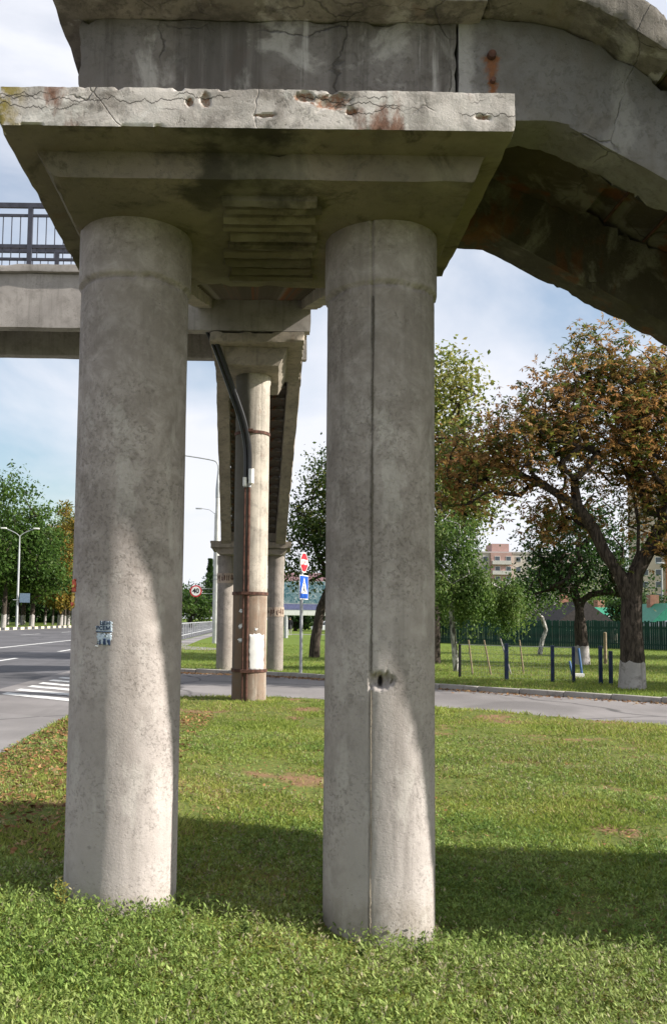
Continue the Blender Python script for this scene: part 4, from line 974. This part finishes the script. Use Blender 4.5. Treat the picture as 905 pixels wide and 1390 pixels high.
# stop sign and pedestrian crossing sign on one pole
SX, SY = 0.90, 24.2
na_ = R(-24); nrm = Vector((math.cos(na_), math.sin(na_), 0)); side = Vector((-nrm.y, nrm.x, 0)); upv = Vector((0,0,1))
sg = thing('stop_sign', (SX, SY, 0.085), 'grey post with red octagonal stop sign above a blue pedestrian crossing sign', 'road sign')
bm = bmesh.new(); cyl(bm, (SX,SY,0.05), (SX,SY,3.52), 0.045, seg=10); bobj('post', bm, M['steel'], sg)
C0 = Vector((SX,SY,0)) + nrm*0.06
def plate(name, pts, z, off, th, mat, par):
    bm = bmesh.new(); c = C0 + upv*z + nrm*off
    A = [bm.verts.new(c + side*p[0] + upv*p[1]) for p in pts]; B = [bm.verts.new(c + side*p[0] + upv*p[1] + nrm*th) for p in pts]
    bm.faces.new(A[::-1]); bm.faces.new(B)
    for i in range(len(pts)): j = (i+1) % len(pts); bm.faces.new((A[i], A[j], B[j], B[i]))
    bmesh.ops.recalc_face_normals(bm, faces=bm.faces); return bobj(name, bm, mat, par, False)
octo = lambda r: [(r*math.cos(R(22.5+45*k)), r*math.sin(R(22.5+45*k))) for k in range(8)]
plate('stop_plate', octo(0.31), 3.27, 0.0, 0.012, M['wpaint'], sg); plate('stop_face', octo(0.282), 3.27, 0.013, 0.003, M['redp'], sg)
rotm = Matrix((side, upv, nrm)).transposed()
def lettering(body, size, z, off, mat, bold=0.008):
    o = link('lettering', text_mesh(body, size, mat, 0.002, bold), sg); o.location = C0 + upv*z + nrm*off - wpos(sg); o.rotation_euler = rotm.to_euler()
lettering('STOP', 0.20, 3.27, 0.019, M['wpaint'])
rect = lambda a, b: [(-a,-b),(a,-b),(a,b),(-a,b)]
plate('crossing_plate', rect(0.34,0.345), 2.56, 0.0, 0.012, M['wpaint'], sg); plate('crossing_face', rect(0.318,0.322), 2.56, 0.013, 0.003, M['bluep'], sg)
plate('crossing_triangle', [(-0.24,-0.18),(0.24,-0.18),(0,0.28)], 2.56, 0.017, 0.003, M['wpaint'], sg)
plate('walker_head', [(0.035*math.cos(k*0.785), 0.12+0.035*math.sin(k*0.785)) for k in range(8)], 2.53, 0.021, 0.003, M['black'], sg)
plate('walker_body', [(-0.04,0.08),(0.04,0.08),(0.05,-0.02),(0.10,-0.14),(0.06,-0.14),(0.0,-0.04),(-0.07,-0.14),(-0.11,-0.14),(-0.04,0.0)], 2.53, 0.021, 0.003, M['black'], sg)
# billboard
bb = thing('billboard', (4.2, 70, 0.085), 'billboard on a thick post, pink and teal print, half hidden by the leaning tree', 'billboard')
bm = bmesh.new(); cyl(bm, (1.35,70.15,0), (1.35,70.15,1.95), 0.16, seg=12); bobj('post', bm, M['steel'], bb)
bobj('panel', box(1.0, 7.2, 70.0, 70.3, 1.95, 5.50, 0.03, 1), M['wpaint'], bb)
def print_mat():
    t = NT('billboard_print'); X, Y, Z = t.xyz(); n = t.noise(1.6, 5, 0.6, dist=1.2)
    c = t.mix(t.ramp(n, 0.42, 0.5), (0.05,0.14,0.18), (0.16,0.25,0.29)); c = t.mix(t.ramp(t.noise(3.2, 4, dist=2.0), 0.55, 0.6), c, (0.38,0.44,0.46))
    return t.fin(c, 0.5, 0.3)
bobj('print_field', box(1.05, 7.15, 69.985, 69.998, 2.95, 4.75), print_mat(), bb, False)
bobj('print_band', box(1.05, 7.15, 69.983, 69.998, 4.82, 5.45), paint('pink_print', (0.42,0.24,0.28)), bb, False)
bobj('print_band', box(1.05, 7.15, 69.983, 69.998, 2.42, 2.90), paint('violet_print', (0.16,0.17,0.33)), bb, False)
# double-armed lamp post across the road
dl = thing('street_lamp', (-30.0, 101, 0.1), 'double-armed grey lamp post in front of the park trees', 'street lamp')
bm = bmesh.new(); cyl(bm, (-30.0,101,0.1), (-30.0,101,9.6), 0.15, 0.11, 10); bobj('pole', bm, M['steel'], dl)
bm = bmesh.new(); cyl(bm, (-30.0,101,9.6), (-30.0,101,11.2), 0.09, 0.06, 10); bobj('pole_top', bm, M['steel'], dl)
for s in (-1, 1):
    bobj('arm', tube(smooth_path([(-30.0,101,11.1),(-30.0+s*0.5,101,11.5),(-30.0+s*1.6,101,12.0)], 4), 0.05, 6), M['steel'], dl)
    bobj('lamp_head', box(-30.0+s*1.95-0.35, -30.0+s*1.95+0.35, 100.85, 101.15, 11.98, 12.15, 0.06), M['wpaint'], dl)
ds = thing('information_sign', (-29.0, 100.8, 3.6), 'small blue-grey sign hanging on the double-armed lamp post', 'road sign')
bobj('plate', box(-29.7,-28.5,100.78,100.82,3.2,4.3), paint('blue_grey_sign', (0.16,0.22,0.30)), ds, False); bobj('bracket', tube([(-30.5,100.86,3.5),(-28.6,100.86,3.5)], 0.05, 6), M['steel'], ds)

# ================================================================== FENCES ON THE RIGHT
fx0, fy0, fx1, fy1 = 9.8, 64.0, 34.0, 39.5
gf = thing('board_fence', ((fx0+fx1)/2, (fy0+fy1)/2, 0.05), 'long dark green board fence behind the far lawn', 'fence')
L = math.hypot(fx1-fx0, fy1-fy0); ang = math.atan2(fy1-fy0, fx1-fx0); ux = Vector((math.cos(ang), math.sin(ang), 0))
rf = random.Random(2); meb = [bm_mesh('board', box(-0.0555, 0.0555, -0.012, 0.012, 0, 1.72+0.03*i, 0.004, 1), M['fence'], False) for i in range(3)]
NB = int(L/0.125); mp_ = Vector(((fx0+fx1)/2, (fy0+fy1)/2, 0.05))
for k in range(NB):
    p = Vector((fx0, fy0, 0.05)) + ux*(k*0.125) - mp_
    link('board', meb[rf.randint(0,2)], gf, (p.x, p.y, rf.uniform(-.015,.015)), (0, rf.uniform(-.012,.012), ang + rf.uniform(-.03,.03))) if k >= NB-298 else None
if NB > 298:
    bm = bmesh.new()
    for k in range(NB-298):
        p = Vector((fx0, fy0, 0.05)) + ux*(k*0.125) - mp_; q = box(-0.0555,0.0555,-0.012,0.012,0,1.72+rf.uniform(0,.06)); q.transform(Matrix.Translation(p) @ Matrix.Rotation(ang,4,'Z'))
        me_ = bpy.data.meshes.new('b'); q.to_mesh(me_); q.free(); bm.from_mesh(me_); bpy.data.meshes.remove(me_)
    o = link('far_boards', bm_mesh('far_boards', bm, M['fence'], False), gf); o['kind'] = 'stuff'
nrm2 = Vector((-ux.y, ux.x, 0))
for z in (0.4, 1.4):
    a = Vector((fx0,fy0,z))+nrm2*0.05; b = Vector((fx1,fy1,z))+nrm2*0.05; bobj('rail', tube([a, b], 0.04, 4), M['fence'], gf)
# wire mesh fence with blue posts
wf = thing('wire_fence', (6.4, 23.1, 0.085), 'low wire mesh fence strung between dark blue posts on the far lawn', 'fence')
pts = [(5.36,24.0,0.035,'black',0.92),(6.42,23.1,0.048,'bluepost',0.98),(7.50,22.6,0.042,'bluepost',0.96),(8.02,22.5,0.036,'bluepost',0.94)]
for x, y, r, m, h in pts:
    bobj('post', box(x-r, x+r, y-r, y+r, 0.05, 0.085+h, 0.008, 1), M[m], wf)
bm = bmesh.new()
for (a, b) in zip(pts, pts[1:]):
    A = Vector((a[0],a[1],0)); B = Vector((b[0],b[1],0)); nn = int((B-A).length/0.09)
    for k in range(1, nn): p = A+(B-A)*k/nn; cyl(bm, (p.x,p.y,0.12), (p.x,p.y,0.98), 0.0022, seg=3, cap=False)
    for k in range(9): z = 0.14+k*0.105; cyl(bm, (A.x,A.y,z), (B.x,B.y,z), 0.0022, seg=3, cap=False)
o = bobj('wire_mesh', bm, M['steel'], wf); o['kind'] = 'stuff'
bobj('top_wire', tube([(p[0],p[1],1.0) for p in pts] , 0.010, 5), M['steel'], wf)
for i, (x, y, lean, h, lab) in enumerate(((5.95,25.2,0.06,1.0,'pale leaning stake left of the first blue post'), (6.5,25.4,0.10,1.0,'brownish leaning stake just left of the blue post'), (7.1,25.6,0.16,1.05,'white leaning stake right of the first blue post'), (7.75,26.2,0.06,1.0,'pale upright stake farther back right of the white leaning one'), (11.3,26.5,-0.03,1.05,'grey wooden post behind the chestnut trunk'), (13.0,33.0,0.0,1.2,'short wooden post between apple tree and chestnut'))):
    q = thing('wooden_stake', (x, y, 0.08), lab, 'stake', 'stakes on the far lawn'); r = 0.028 if i < 4 else 0.07
    bobj('stake', tube([(x-lean, y, 0.05), (x, y, 0.085+h*0.6), (x+lean*0.2-lean*0.6, y, 0.085+h)] if False else [(x+lean, y, 0.05), (x, y, 0.085+h*0.5), (x-lean, y, 0.085+h)], [r, r*0.95, r*0.85], 7), M['wood'] if i != 2 else M['whitewash'], q)
    bobj('stake_top', (lambda b: cyl(b, (x-lean, y, 0.085+h), (x-lean*1.02, y, 0.085+h+0.02), r*0.85, r*0.4, 7))(bmesh.new()), M['wood'], q)
bp = thing('gate_post', (8.62, 21.6, 0.085), 'pair of dark blue posts just left of the chestnut trunk', 'post')
for x, y, h in ((8.50,21.9,0.98), (8.68,21.7,0.86)): bobj('post', box(x-0.042,x+0.042,y-0.042,y+0.042,0.05,0.085+h,0.008,1), M['bluepost'], bp)
bc = thing('broken_bench', (9.0, 24.6, 0.085), 'broken blue and white wooden bench frame leaning near the chestnut', 'bench')
bobj('leg', tube([(8.72,24.5,0.09),(8.62,24.5,0.55)], 0.035, 4), paint('faded_blue_paint', (0.03,0.09,0.22)), bc)
bobj('leg', tube([(9.02,24.6,0.09),(8.92,24.6,0.92)], 0.035, 4), bpy.data.materials['faded_blue_paint'], bc)
bobj('foot_board', box(8.70,9.02,24.42,24.62,0.09,0.20), M['wpaint'], bc, False)

# ================================================================== HOUSES AND BLOCKS
def house(x, y, w, d, hw, hr, rz, wallc, roofm, label, hip=False):
    t = thing('house', (x, y, 0.05), label, 'house', None, rz)
    def add(name, bm, m, par=None): return link(name, bm_mesh(name, bm, m, False), par or t)
    wl = add('wall', box(-w/2, w/2, -d/2, d/2, 0, hw), wallc)
    o = 0.35
    if hip: pr = [(-w/2-o,-d/2-o,hw),(w/2+o,-d/2-o,hw),(w/2+o,d/2+o,hw),(-w/2-o,d/2+o,hw),(-w*0.2,0,hw+hr),(w*0.2,0,hw+hr)]; fc = [(0,1,5,4),(1,2,5),(2,3,4,5),(3,0,4),(0,3,2,1)]
    else: pr = [(-w/2-o,-d/2-o,hw-0.15),(w/2+o,-d/2-o,hw-0.15),(w/2+o,d/2+o,hw-0.15),(-w/2-o,d/2+o,hw-0.15),(0,-d/2-o,hw+hr),(0,d/2+o,hw+hr)]; fc = [(0,1,4),(1,2,5,4),(2,3,5),(3,0,4,5),(0,3,2,1)]
    bm = bmesh.new(); v = [bm.verts.new(p) for p in pr]
    for f in fc: bm.faces.new([v[i] for i in f])
    bmesh.ops.recalc_face_normals(bm, faces=bm.faces); r = add('roof', bm, roofm)
    add('chimney', box(-0.3,0.3,0.2,0.8,hw+hr*0.3,hw+hr+0.6), paint('chimney_brick', (0.30,0.14,0.09)), r)
    for k in range(2):
        f = add('window', box(-w*0.3+k*w*0.42, -w*0.3+k*w*0.42+0.9, -d/2-0.05, -d/2, 1.0, 2.2), M['wpaint']); add('pane', box(-w*0.3+k*w*0.42+0.08, -w*0.3+k*w*0.42+0.82, -d/2-0.06, -d/2-0.045, 1.08, 2.12), M['glass'], f)
    return t
t = NT('window_glass'); M['glass'] = t.fin((0.06,0.075,0.09), 0.12, 0.6)
slate = paint('dark_roof', (0.045,0.038,0.036), 0.7, 0.2, 0.25)
house(23.0, 66.0, 4.6, 6, 1.5, 1.7, 0.1, paint('dark_wall', (0.10,0.08,0.07)), slate, 'dark gabled wooden house behind the green fence')
house(27.4, 70, 3.6, 4, 1.9, 1.0, 0.2, paint('cream_wall', (0.55,0.50,0.42)), M['brick'], 'cream house with bright green hipped roof left of the chestnut', True)
house(26.6, 58.5, 2.4, 4, 1.7, 1.3, 0.0, paint('pale_wall', (0.50,0.44,0.36)), M['brick'], 'house with pointed bright green roof right of the chestnut trunk')
house(26.0, 53.6, 4.0, 4, 1.45, 0.4, 0.1, paint('shed_wall', (0.45,0.43,0.40)), paint('grey_roof', (0.24,0.25,0.27)), 'low shed with pale grey roof between the houses', True)

def block(x, y, w, d, floors, rz, walls, band_m, label, cols, boxes, bays=()):
    fh = 2.9; H = floors*fh + 1.0
    t = thing('apartment_building', (x, y, 0.0), label, 'building', None, rz)
    def add(name, bm, m, par=None): return link(name, bm_mesh(name, bm, m, False), par or t)
    add('wall', box(-w/2, w/2, -d/2, d/2, 0, H), walls)
    r = add('roof', box(-w/2-0.2, w/2+0.2, -d/2-0.2, d/2+0.2, H, H+0.5), paint('parapet', (0.40,0.37,0.35)))
    for bx0, bx1, bh in boxes: add('roof_housing', box(bx0, bx1, -d/4, d/4, H+0.5, H+0.5+bh), band_m, r)
    wm = bm_mesh('window', box(-0.75, 0.75, -0.06, 0, 0, 1.5), M['wpaint'], False); gm = bm_mesh('pane', box(-0.66, 0.66, -0.09, -0.05, 0.09, 1.41), M['glass'], False)
    for bx0, bx1 in bays:
        add('coloured_bay', box(bx0, bx1, -d/2-1.2, -d/2, 0, H+0.05), band_m)
        for f in range(floors): add('balcony', box(bx0+0.3, bx1-0.3, -d/2-1.9, -d/2-1.2, f*fh+0.6, f*fh+1.7), paint('balcony', (0.52,0.50,0.47)) if 'balcony' not in bpy.data.materials else bpy.data.materials['balcony'])
    for c in range(cols):
        xx = -w/2 + (c+0.5)*w/cols; by = -d/2
        for bx0, bx1 in bays:
            if bx0 < xx < bx1: by = -d/2-1.2
        for f in range(floors):
            o = link('window', wm, t, (xx, by, f*fh+1.5)); link('pane', gm, o)
    return t
block(79, 250, 44, 14, 7, 0.0, paint('beige_block', (0.50,0.45,0.40), 0.8, 0.2, 0.06, 0.3), paint('red_block', (0.42,0.27,0.24), 0.8, 0.2, 0.1, 0.3), 'long beige apartment block with reddish stair tower far behind the trees', 14, [(-14.5,-9.5,2.6)], [(-16,-10), (4,9)])
block(104, 205, 30, 14, 12, -0.25, paint('sand_block', (0.52,0.43,0.36), 0.8, 0.2, 0.06, 0.3), paint('orange_block', (0.44,0.20,0.12), 0.8, 0.2, 0.1, 0.3), 'tall sand and orange tower block behind the chestnut at the right', 10, [(-4,4,3.0)], [(-9,-5), (5,9)])
ll = thing('street_lamp', (30.5, 66, 0.05), 'thin grey lamp post before the tower block at the right', 'street lamp')
bm = bmesh.new(); cyl(bm, (30.5,66,0), (30.5,66,6.3), 0.09, 0.06, 8); bobj('pole', bm, M['steel'], ll); bobj('lamp_head', box(30.1,30.7,65.9,66.1,6.3,6.45,0.04), M['steel'], ll)

# ================================================================== CAR AND WALKER
cx_, cy_ = 6.8, 96.0
car = thing('parked_car', (cx_, cy_, 0.09), 'white car parked far off beyond the lawn, partly hidden by the right column', 'car')
white = paint('white_car_paint', (0.75,0.75,0.76), 0.25, 0.5, 0.02)
body = [(-2.1,0.35),(-2.12,0.62),(-2.0,0.80),(-1.2,0.92),(1.35,0.95),(2.0,0.88),(2.1,0.7),(2.08,0.35)]
cab = [(-1.25,0.90),(-0.62,1.42),(0.75,1.46),(1.55,0.93)]
def carpart(name, pts, hw, m, bev=0.06, par=None, yo=0):
    bm = prism(pts, -hw+yo, hw+yo); 
    if bev: bmesh.ops.bevel(bm, geom=bm.edges[:], offset=bev, segments=2, affect='EDGES')
    return link(name, bm_mesh(name, bm, m), par or car)
bd = carpart('body', body, 0.85, white); carpart('cabin', cab, 0.72, white, 0.08)
for s in (-1, 1):
    carpart('side_window', [(-1.02,0.95),(-0.55,1.36),(-0.02,1.38),(-0.02,0.95)], 0.012, M['glass'], 0, None, s*0.715)
    carpart('side_window', [(0.05,0.95),(0.05,1.38),(0.70,1.38),(1.28,0.96)], 0.012, M['glass'], 0, None, s*0.715)
    for x in (-1.35, 1.3):
        bm = bmesh.new(); cyl(bm, (x, s*0.68, 0.31), (x, s*0.86, 0.31), 0.31, seg=20); w = link('wheel', bm_mesh('wheel', bm, M['black']), car)
        bm = bmesh.new(); cyl(bm, (x, s*0.862, 0.31), (x, s*0.872, 0.31), 0.19, seg=16); link('rim', bm_mesh('rim', bm, M['steel']), w)
    bm = box(-2.13,-2.05, s*0.55-0.15, s*0.55+0.15, 0.62, 0.74); link('headlight', bm_mesh('headlight', bm, M['wpaint'], False), car)

def walker(x, y):
    t = thing('person', (x, y, 0.09), 'person in dark coat and pale trousers walking on the path beyond the lawn', 'person')
    J = {'pel':(0,0,0.93,.15), 'wai':(0,0,1.08,.135), 'che':(0,0.02,1.30,.165), 'nec':(0,0.03,1.48,.06), 'hd':(0,0.0,1.58,.095), 'top':(0,0,1.70,.075),
         'sl':(-.19,0.02,1.40,.075), 'el':(-.25,0.06,1.14,.052), 'wl':(-.24,-0.02,0.90,.038), 'hl':(-.24,-0.05,0.80,.036),
         'sr':(.19,0.02,1.40,.075), 'er':(.25,-0.02,1.14,.052), 'wr':(.24,-0.12,0.92,.038), 'hr':(.24,-0.16,0.83,.036),
         'tl':(-.10,0,0.86,.10), 'kl':(-.11,-0.12,0.48,.062), 'al':(-.11,-0.10,0.09,.042), 'fl':(-.11,-0.25,0.04,.04),
         'tr':(.10,0,0.86,.10), 'kr':(.11,0.06,0.48,.062), 'ar':(.11,0.20,0.11,.042), 'fr':(.11,0.08,0.04,.04)}
    E_ = 'pel-wai wai-che che-nec nec-hd hd-top che-sl sl-el el-wl wl-hl che-sr sr-er er-wr wr-hr pel-tl tl-kl kl-al al-fl pel-tr tr-kr kr-ar ar-fr'.split()
    ks = list(J); me = bpy.data.meshes.new('body'); me.from_pydata([J[k][:3] for k in ks], [tuple(ks.index(q) for q in e.split('-')) for e in E_], [])
    o = link('body', me, t); sk = o.modifiers.new('skin', 'SKIN'); o.modifiers.new('sub', 'SUBSURF').render_levels = 1
    for i, k in enumerate(ks): me.skin_vertices[0].data[i].radius = (J[k][3],)*2; me.skin_vertices[0].data[i].use_root = (k == 'pel')
    m = NT('walker_clothes'); X, Y, Z = m.xyz()
    c = m.mix(m.ramp(Z, 0.80, 0.82), (0.42,0.40,0.38), (0.014,0.014,0.017)); c = m.mix(m.ramp(Z, 1.49, 1.50), c, (0.45,0.28,0.20)); me.materials.append(m.fin(c, 0.8, 0.2))
    bm = bmesh.new(); bmesh.ops.create_uvsphere(bm, u_segments=14, v_segments=8, radius=0.115, matrix=Matrix.Translation((0,0.025,1.655)) @ Matrix.Diagonal((0.9,1.0,0.9,1))); link('hair', bm_mesh('hair', bm, paint('dark_hair', (0.02,0.016,0.013))), t)
    bm = bmesh.new(); cyl(bm, (0,0,0.62), (0,0,1.0), 0.23, 0.19, 16, True); link('coat_skirt', bm_mesh('coat_skirt', bm, M['black']), t)
    bg_ = thing('shopping_bag', (x-0.33, y-0.05, 0.45), 'dark bag carried in the left hand of the walking person', 'bag')
    b = box(-0.13,0.13,-0.06,0.06,0,0.36,0.02); link('bag_body', bm_mesh('bag_body', b, M['black']), bg_); link('handle', bm_mesh('handle', tube(smooth_path([(-0.07,0,0.34),(0.03,0,0.47),(0.09,0,0.34)],4), 0.012, 5), M['black']), bg_)
walker(1.9, 80.0)

# ================================================================== GRASS, WEEDS, LITTER
rng = np.random.RandomState(77)
GCOL = np.array([(0.085,0.14,0.022),(0.17,0.235,0.038),(0.27,0.325,0.06),(0.37,0.38,0.10),(0.42,0.34,0.14)])
def gcols(x, y, n, dry=0.0):
    t = np.clip(0.65*fbm(x*1.3+9, y*1.3+9, 15) + 0.45*rng.rand(n) - 0.08 + dry, 0, 0.999)**1.15 * 3.6; i = np.minimum(t.astype(int), 3); f = (t-i)[:, None]
    c = GCOL[i]*(1-f) + GCOL[i+1]*f
    dryp = np.clip((fbm(x*0.6+5, y*0.6+55, 61)-0.40)*3.2, 0, 1)*0.42 + 0.04; st_ = rng.rand(n) < dryp*0.45
    c = c*(1-0.35*dryp[:, None]) + 0.35*dryp[:, None]*np.array([0.36,0.31,0.10])
    c[st_] = np.array([0.40,0.32,0.15])*rng.uniform(0.6, 1.1, (st_.sum(), 1)); return c
def soil_mask(x, y): return np.clip((fbm(x*1.5+3, y*1.5+11, 33)-0.53)*8, 0, 1) * np.clip((y-4.2)/1.0, 0, 1)
def near_points(n, ylo, yhi, power):
    u = rng.rand(n); y = ylo + (yhi-ylo)*u**power; s = 1.0/1150*y
    x = (-366-60 + (905+120)*rng.rand(n))*s
    k = inside(x, y, LAWN_POLY) & (((x-CL[0])**2+(y-CL[1])**2) > 0.29**2) & (((x-CR[0])**2+(y-CR[1])**2) > 0.29**2) & (((x-MC[0])**2+(y-MC[1])**2) > 0.35**2)
    return x[k], y[k]
# narrow blades
x, y = near_points(300000, 2.9, 17.9, 1.35); k = rng.rand(len(x)) > soil_mask(x, y)*0.9; x, y = x[k], y[k]; n = len(x)
z = lawn_h(x, y); tall = fbm(x*1.1+70, y*1.1+5, 41)
L = rng.uniform(0.02, 0.07, n)*(0.10+1.3*tall)*(1+0.03*y); a = rng.uniform(0, 6.283, n); le = rng.uniform(0.25, 2.4, n)
D = unit(np.stack([np.cos(a)*le, np.sin(a)*le, np.ones(n)], 1)); Wv = unit(np.cross(D, np.stack([np.cos(a*3.1), np.sin(a*3.1), np.zeros(n)+0.2], 1)))
V, F = kites(np.stack([x, y, z-0.004], 1), D, Wv, L, L*0.06+0.0035*(1+0.10*y), 0.1, 0.4)
o = link('grass', np_mesh('grass', V, F, M['blade'], np.repeat(gcols(x, y, n, 0.02), 4, 0))); tag(o, 'short uneven grass round the front columns', 'grass', kind='stuff')
# small leafed weeds carpeting the foreground
x, y = near_points(56000, 2.9, 12.0, 1.5); pat = fbm(x*0.7+21, y*0.7+2, 52); k = (rng.rand(len(x)) < np.clip((pat-0.36)*5 + np.clip((5.0-y)*0.6, 0, 1), 0.05, 1)) & (rng.rand(len(x)) > soil_mask(x, y)*0.85); x, y = x[k], y[k]; n = len(x)
z = lawn_h(x, y); hgt = rng.uniform(0.01, 0.085, n)*(0.7+0.9*np.exp(-((y-4.1)/0.5)**2)); lf = 6
ctr = np.repeat(np.stack([x, y, z], 1), lf, 0); hh = np.repeat(hgt, lf)*rng.uniform(0.35, 1.0, n*lf); a = rng.uniform(0, 6.283, n*lf)
B = ctr + np.stack([np.cos(a)*0.008, np.sin(a)*0.008, hh], 1); D = unit(np.stack([np.cos(a), np.sin(a), rng.uniform(-0.1, 1.5, n*lf)], 1)); Wv = unit(np.cross(D, np.array([0,0,1.0])+rng.normal(size=(n*lf,3))*0.3))
LL = rng.uniform(0.009, 0.021, n*lf)*(1+0.05*B[:,1])
V, F = kites(B, D, Wv, LL*1.25, LL*0.46, 0.12, 0.5)
wc = np.repeat(gcols(x, y, n, 0.03), lf, 0)*np.array([0.88,1.0,1.25])*rng.uniform(0.65, 1.35, (n*lf,1))
o = link('weeds', np_mesh('weeds', V, F, M['blade'], np.repeat(wc, 4, 0))); tag(o, 'small leafed weeds carpeting the lawn in the foreground', 'weeds', kind='stuff')
# taller weed stems against the foot of the left column and a few single plants
def weed_plant(x, y, h, ns, label, col):
    r2 = np.random.RandomState(int(abs(x*100)+abs(y*100))); z0 = float(lawn_h(x, y)); t = thing('weed_plant', (x, y, z0), label, 'weed', 'taller weeds')
    bm = bmesh.new(); B = []; Ds = []
    for s in range(ns):
        a = r2.uniform(0, 6.283); l = r2.uniform(0.05, 0.22)*h; hh = h*r2.uniform(0.6, 1.0); p1 = Vector((math.cos(a)*l*0.4, math.sin(a)*l*0.4, hh*0.5)); p2 = Vector((math.cos(a)*l, math.sin(a)*l, hh))
        cyl(bm, (0,0,0), p1, 0.0022, 0.0018, 4); cyl(bm, p1, p2, 0.0018, 0.0010, 4)
        for q in np.linspace(0.15, 1.0, 12):
            p = p1*(q*2) if q < 0.5 else p1 + (p2-p1)*(q*2-1); b = r2.uniform(0, 6.283); B.append(tuple(p)); Ds.append((math.cos(b), math.sin(b), r2.uniform(0.0, 0.9)))
    link('stem', bm_mesh('stem', bm, paint('green_stem', (0.10,0.14,0.04)) if 'green_stem' not in bpy.data.materials else bpy.data.materials['green_stem']), t)
    B = np.array(B); Ds = unit(np.array(Ds)); n = len(B); V, F = kites(B, Ds, unit(np.cross(Ds, np.array([0.1,0.05,1.0]))), r2.uniform(0.018, 0.035, n), r2.uniform(0.009, 0.016, n))
    link('leaves', np_mesh('leaves', V, F, M['blade'], np.repeat(np.array(col)*r2.uniform(0.7, 1.3, (n,1)), 4, 0)), t)
weed_plant(-0.985, 4.20, 0.21, 7, 'tall yellowish weed at the left foot of the left front column', (0.26,0.23,0.05))
for i, (x, y, h, lab) in enumerate(((-1.25,4.25,0.12,'short weed left of the yellowish one'), (-0.62,4.27,0.12,'green weed before the middle of the left column foot'), (-0.42,4.35,0.10,'low weed at the right foot of the left column'), (0.46,4.22,0.08,'low weed at the left foot of the right column'), (0.75,4.24,0.09,'small weed at the right foot of the right column'), (-0.10,4.25,0.10,'weed in the grass between the two front columns'), (1.30,4.05,0.09,'weed in the foreground right of the right column'))):
    weed_plant(x, y, h, 6, lab, (0.13,0.19,0.05))
# far lawn grass, coarser
n = 90000; y = 18 + 34*rng.rand(n)**1.3; x = (-366-40+(905+90)*rng.rand(n))*y/1150
poly = [(p[0]+0.1, p[1]+0.15) for p in KERB] + [(120,2),(120,150),(-6.0,150)]
k = inside(x, y, poly); x, y = x[k], y[k]; n = len(x)
a = rng.uniform(0, 6.283, n); D = unit(np.stack([np.cos(a)*0.7, np.sin(a)*0.7, np.ones(n)], 1)); L = rng.uniform(0.04, 0.11, n)
V, F = kites(np.stack([x, y, np.full(n, 0.083)], 1), D, unit(np.cross(D, np.stack([np.cos(a*2.3), np.sin(a*2.3), np.zeros(n)+.1], 1))), L, np.full(n, 0.016), 0.1, 0.4)
o = link('far_grass', np_mesh('far_grass', V, F, M['blade'], np.repeat(gcols(x*0.4, y*0.4, n, -0.08), 4, 0))); tag(o, 'mown grass of the far lawn beyond the side road', 'grass', kind='stuff')
# dry leaves: along the left edge of the lawn, in the bare patches and by the kerb
def litter(x, y, z, name, label, lo=0.03, hi=0.07):
    n = len(x); a = rng.uniform(0, 6.283, n); D = unit(np.stack([np.cos(a), np.sin(a), rng.uniform(-0.1, 0.5, n)], 1)); L = rng.uniform(lo, hi, n)
    V, F = kites(np.stack([x, y, z], 1), D, unit(np.cross(D, np.array([0,0,1.0])+rng.normal(size=(n,3))*0.35)), L, L*rng.uniform(0.4, 0.8, n), 0.25, 0.5)
    pal = np.array([(0.20,0.10,0.04),(0.28,0.15,0.06),(0.14,0.065,0.03),(0.34,0.22,0.10)]); c = pal[rng.randint(0, 4, n)]*rng.uniform(0.7, 1.2, (n,1))
    tag(link(name, np_mesh(name, V, F, M['dry'], np.repeat(c, 4, 0))), label, 'leaves', kind='stuff')
n = 6500; x = -3.1 + 2.2*rng.rand(n)**1.4; y = rng.uniform(5.0, 14.5, n); k = inside(x, y, LAWN_POLY); x, y = x[k], y[k]
litter(x, y, lawn_h(x, y)+rng.uniform(0.0, 0.045, len(x)), 'leaf_litter', 'dry brown leaves along the left edge of the lawn')
x, y = near_points(60000, 4.2, 16.5, 1.2); k = rng.rand(len(x)) < 0.14*soil_mask(x, y)+0.010; x, y = x[k], y[k]
litter(x, y, lawn_h(x, y)+rng.uniform(0, 0.02, len(x)), 'leaf_litter', 'scattered dry leaves and straw on bare patches of the lawn', 0.015, 0.045)
t_ = rng.rand(2600); kp = np.array([p for p in KERB if p[1] < 26 and p[0] < 14]); i = np.minimum((t_*(len(kp)-1)).astype(int), len(kp)-2); f = (t_*(len(kp)-1)-i)[:, None]
q = kp[i]*(1-f) + kp[i+1]*f; off = np.abs(rng.normal(size=len(q)))*0.28+0.08
litter(q[:,0]-off*0.6, q[:,1]-off*0.8, np.full(len(q), 0.018), 'leaf_litter', 'dry leaves blown against the kerb of the side road', 0.04, 0.09)
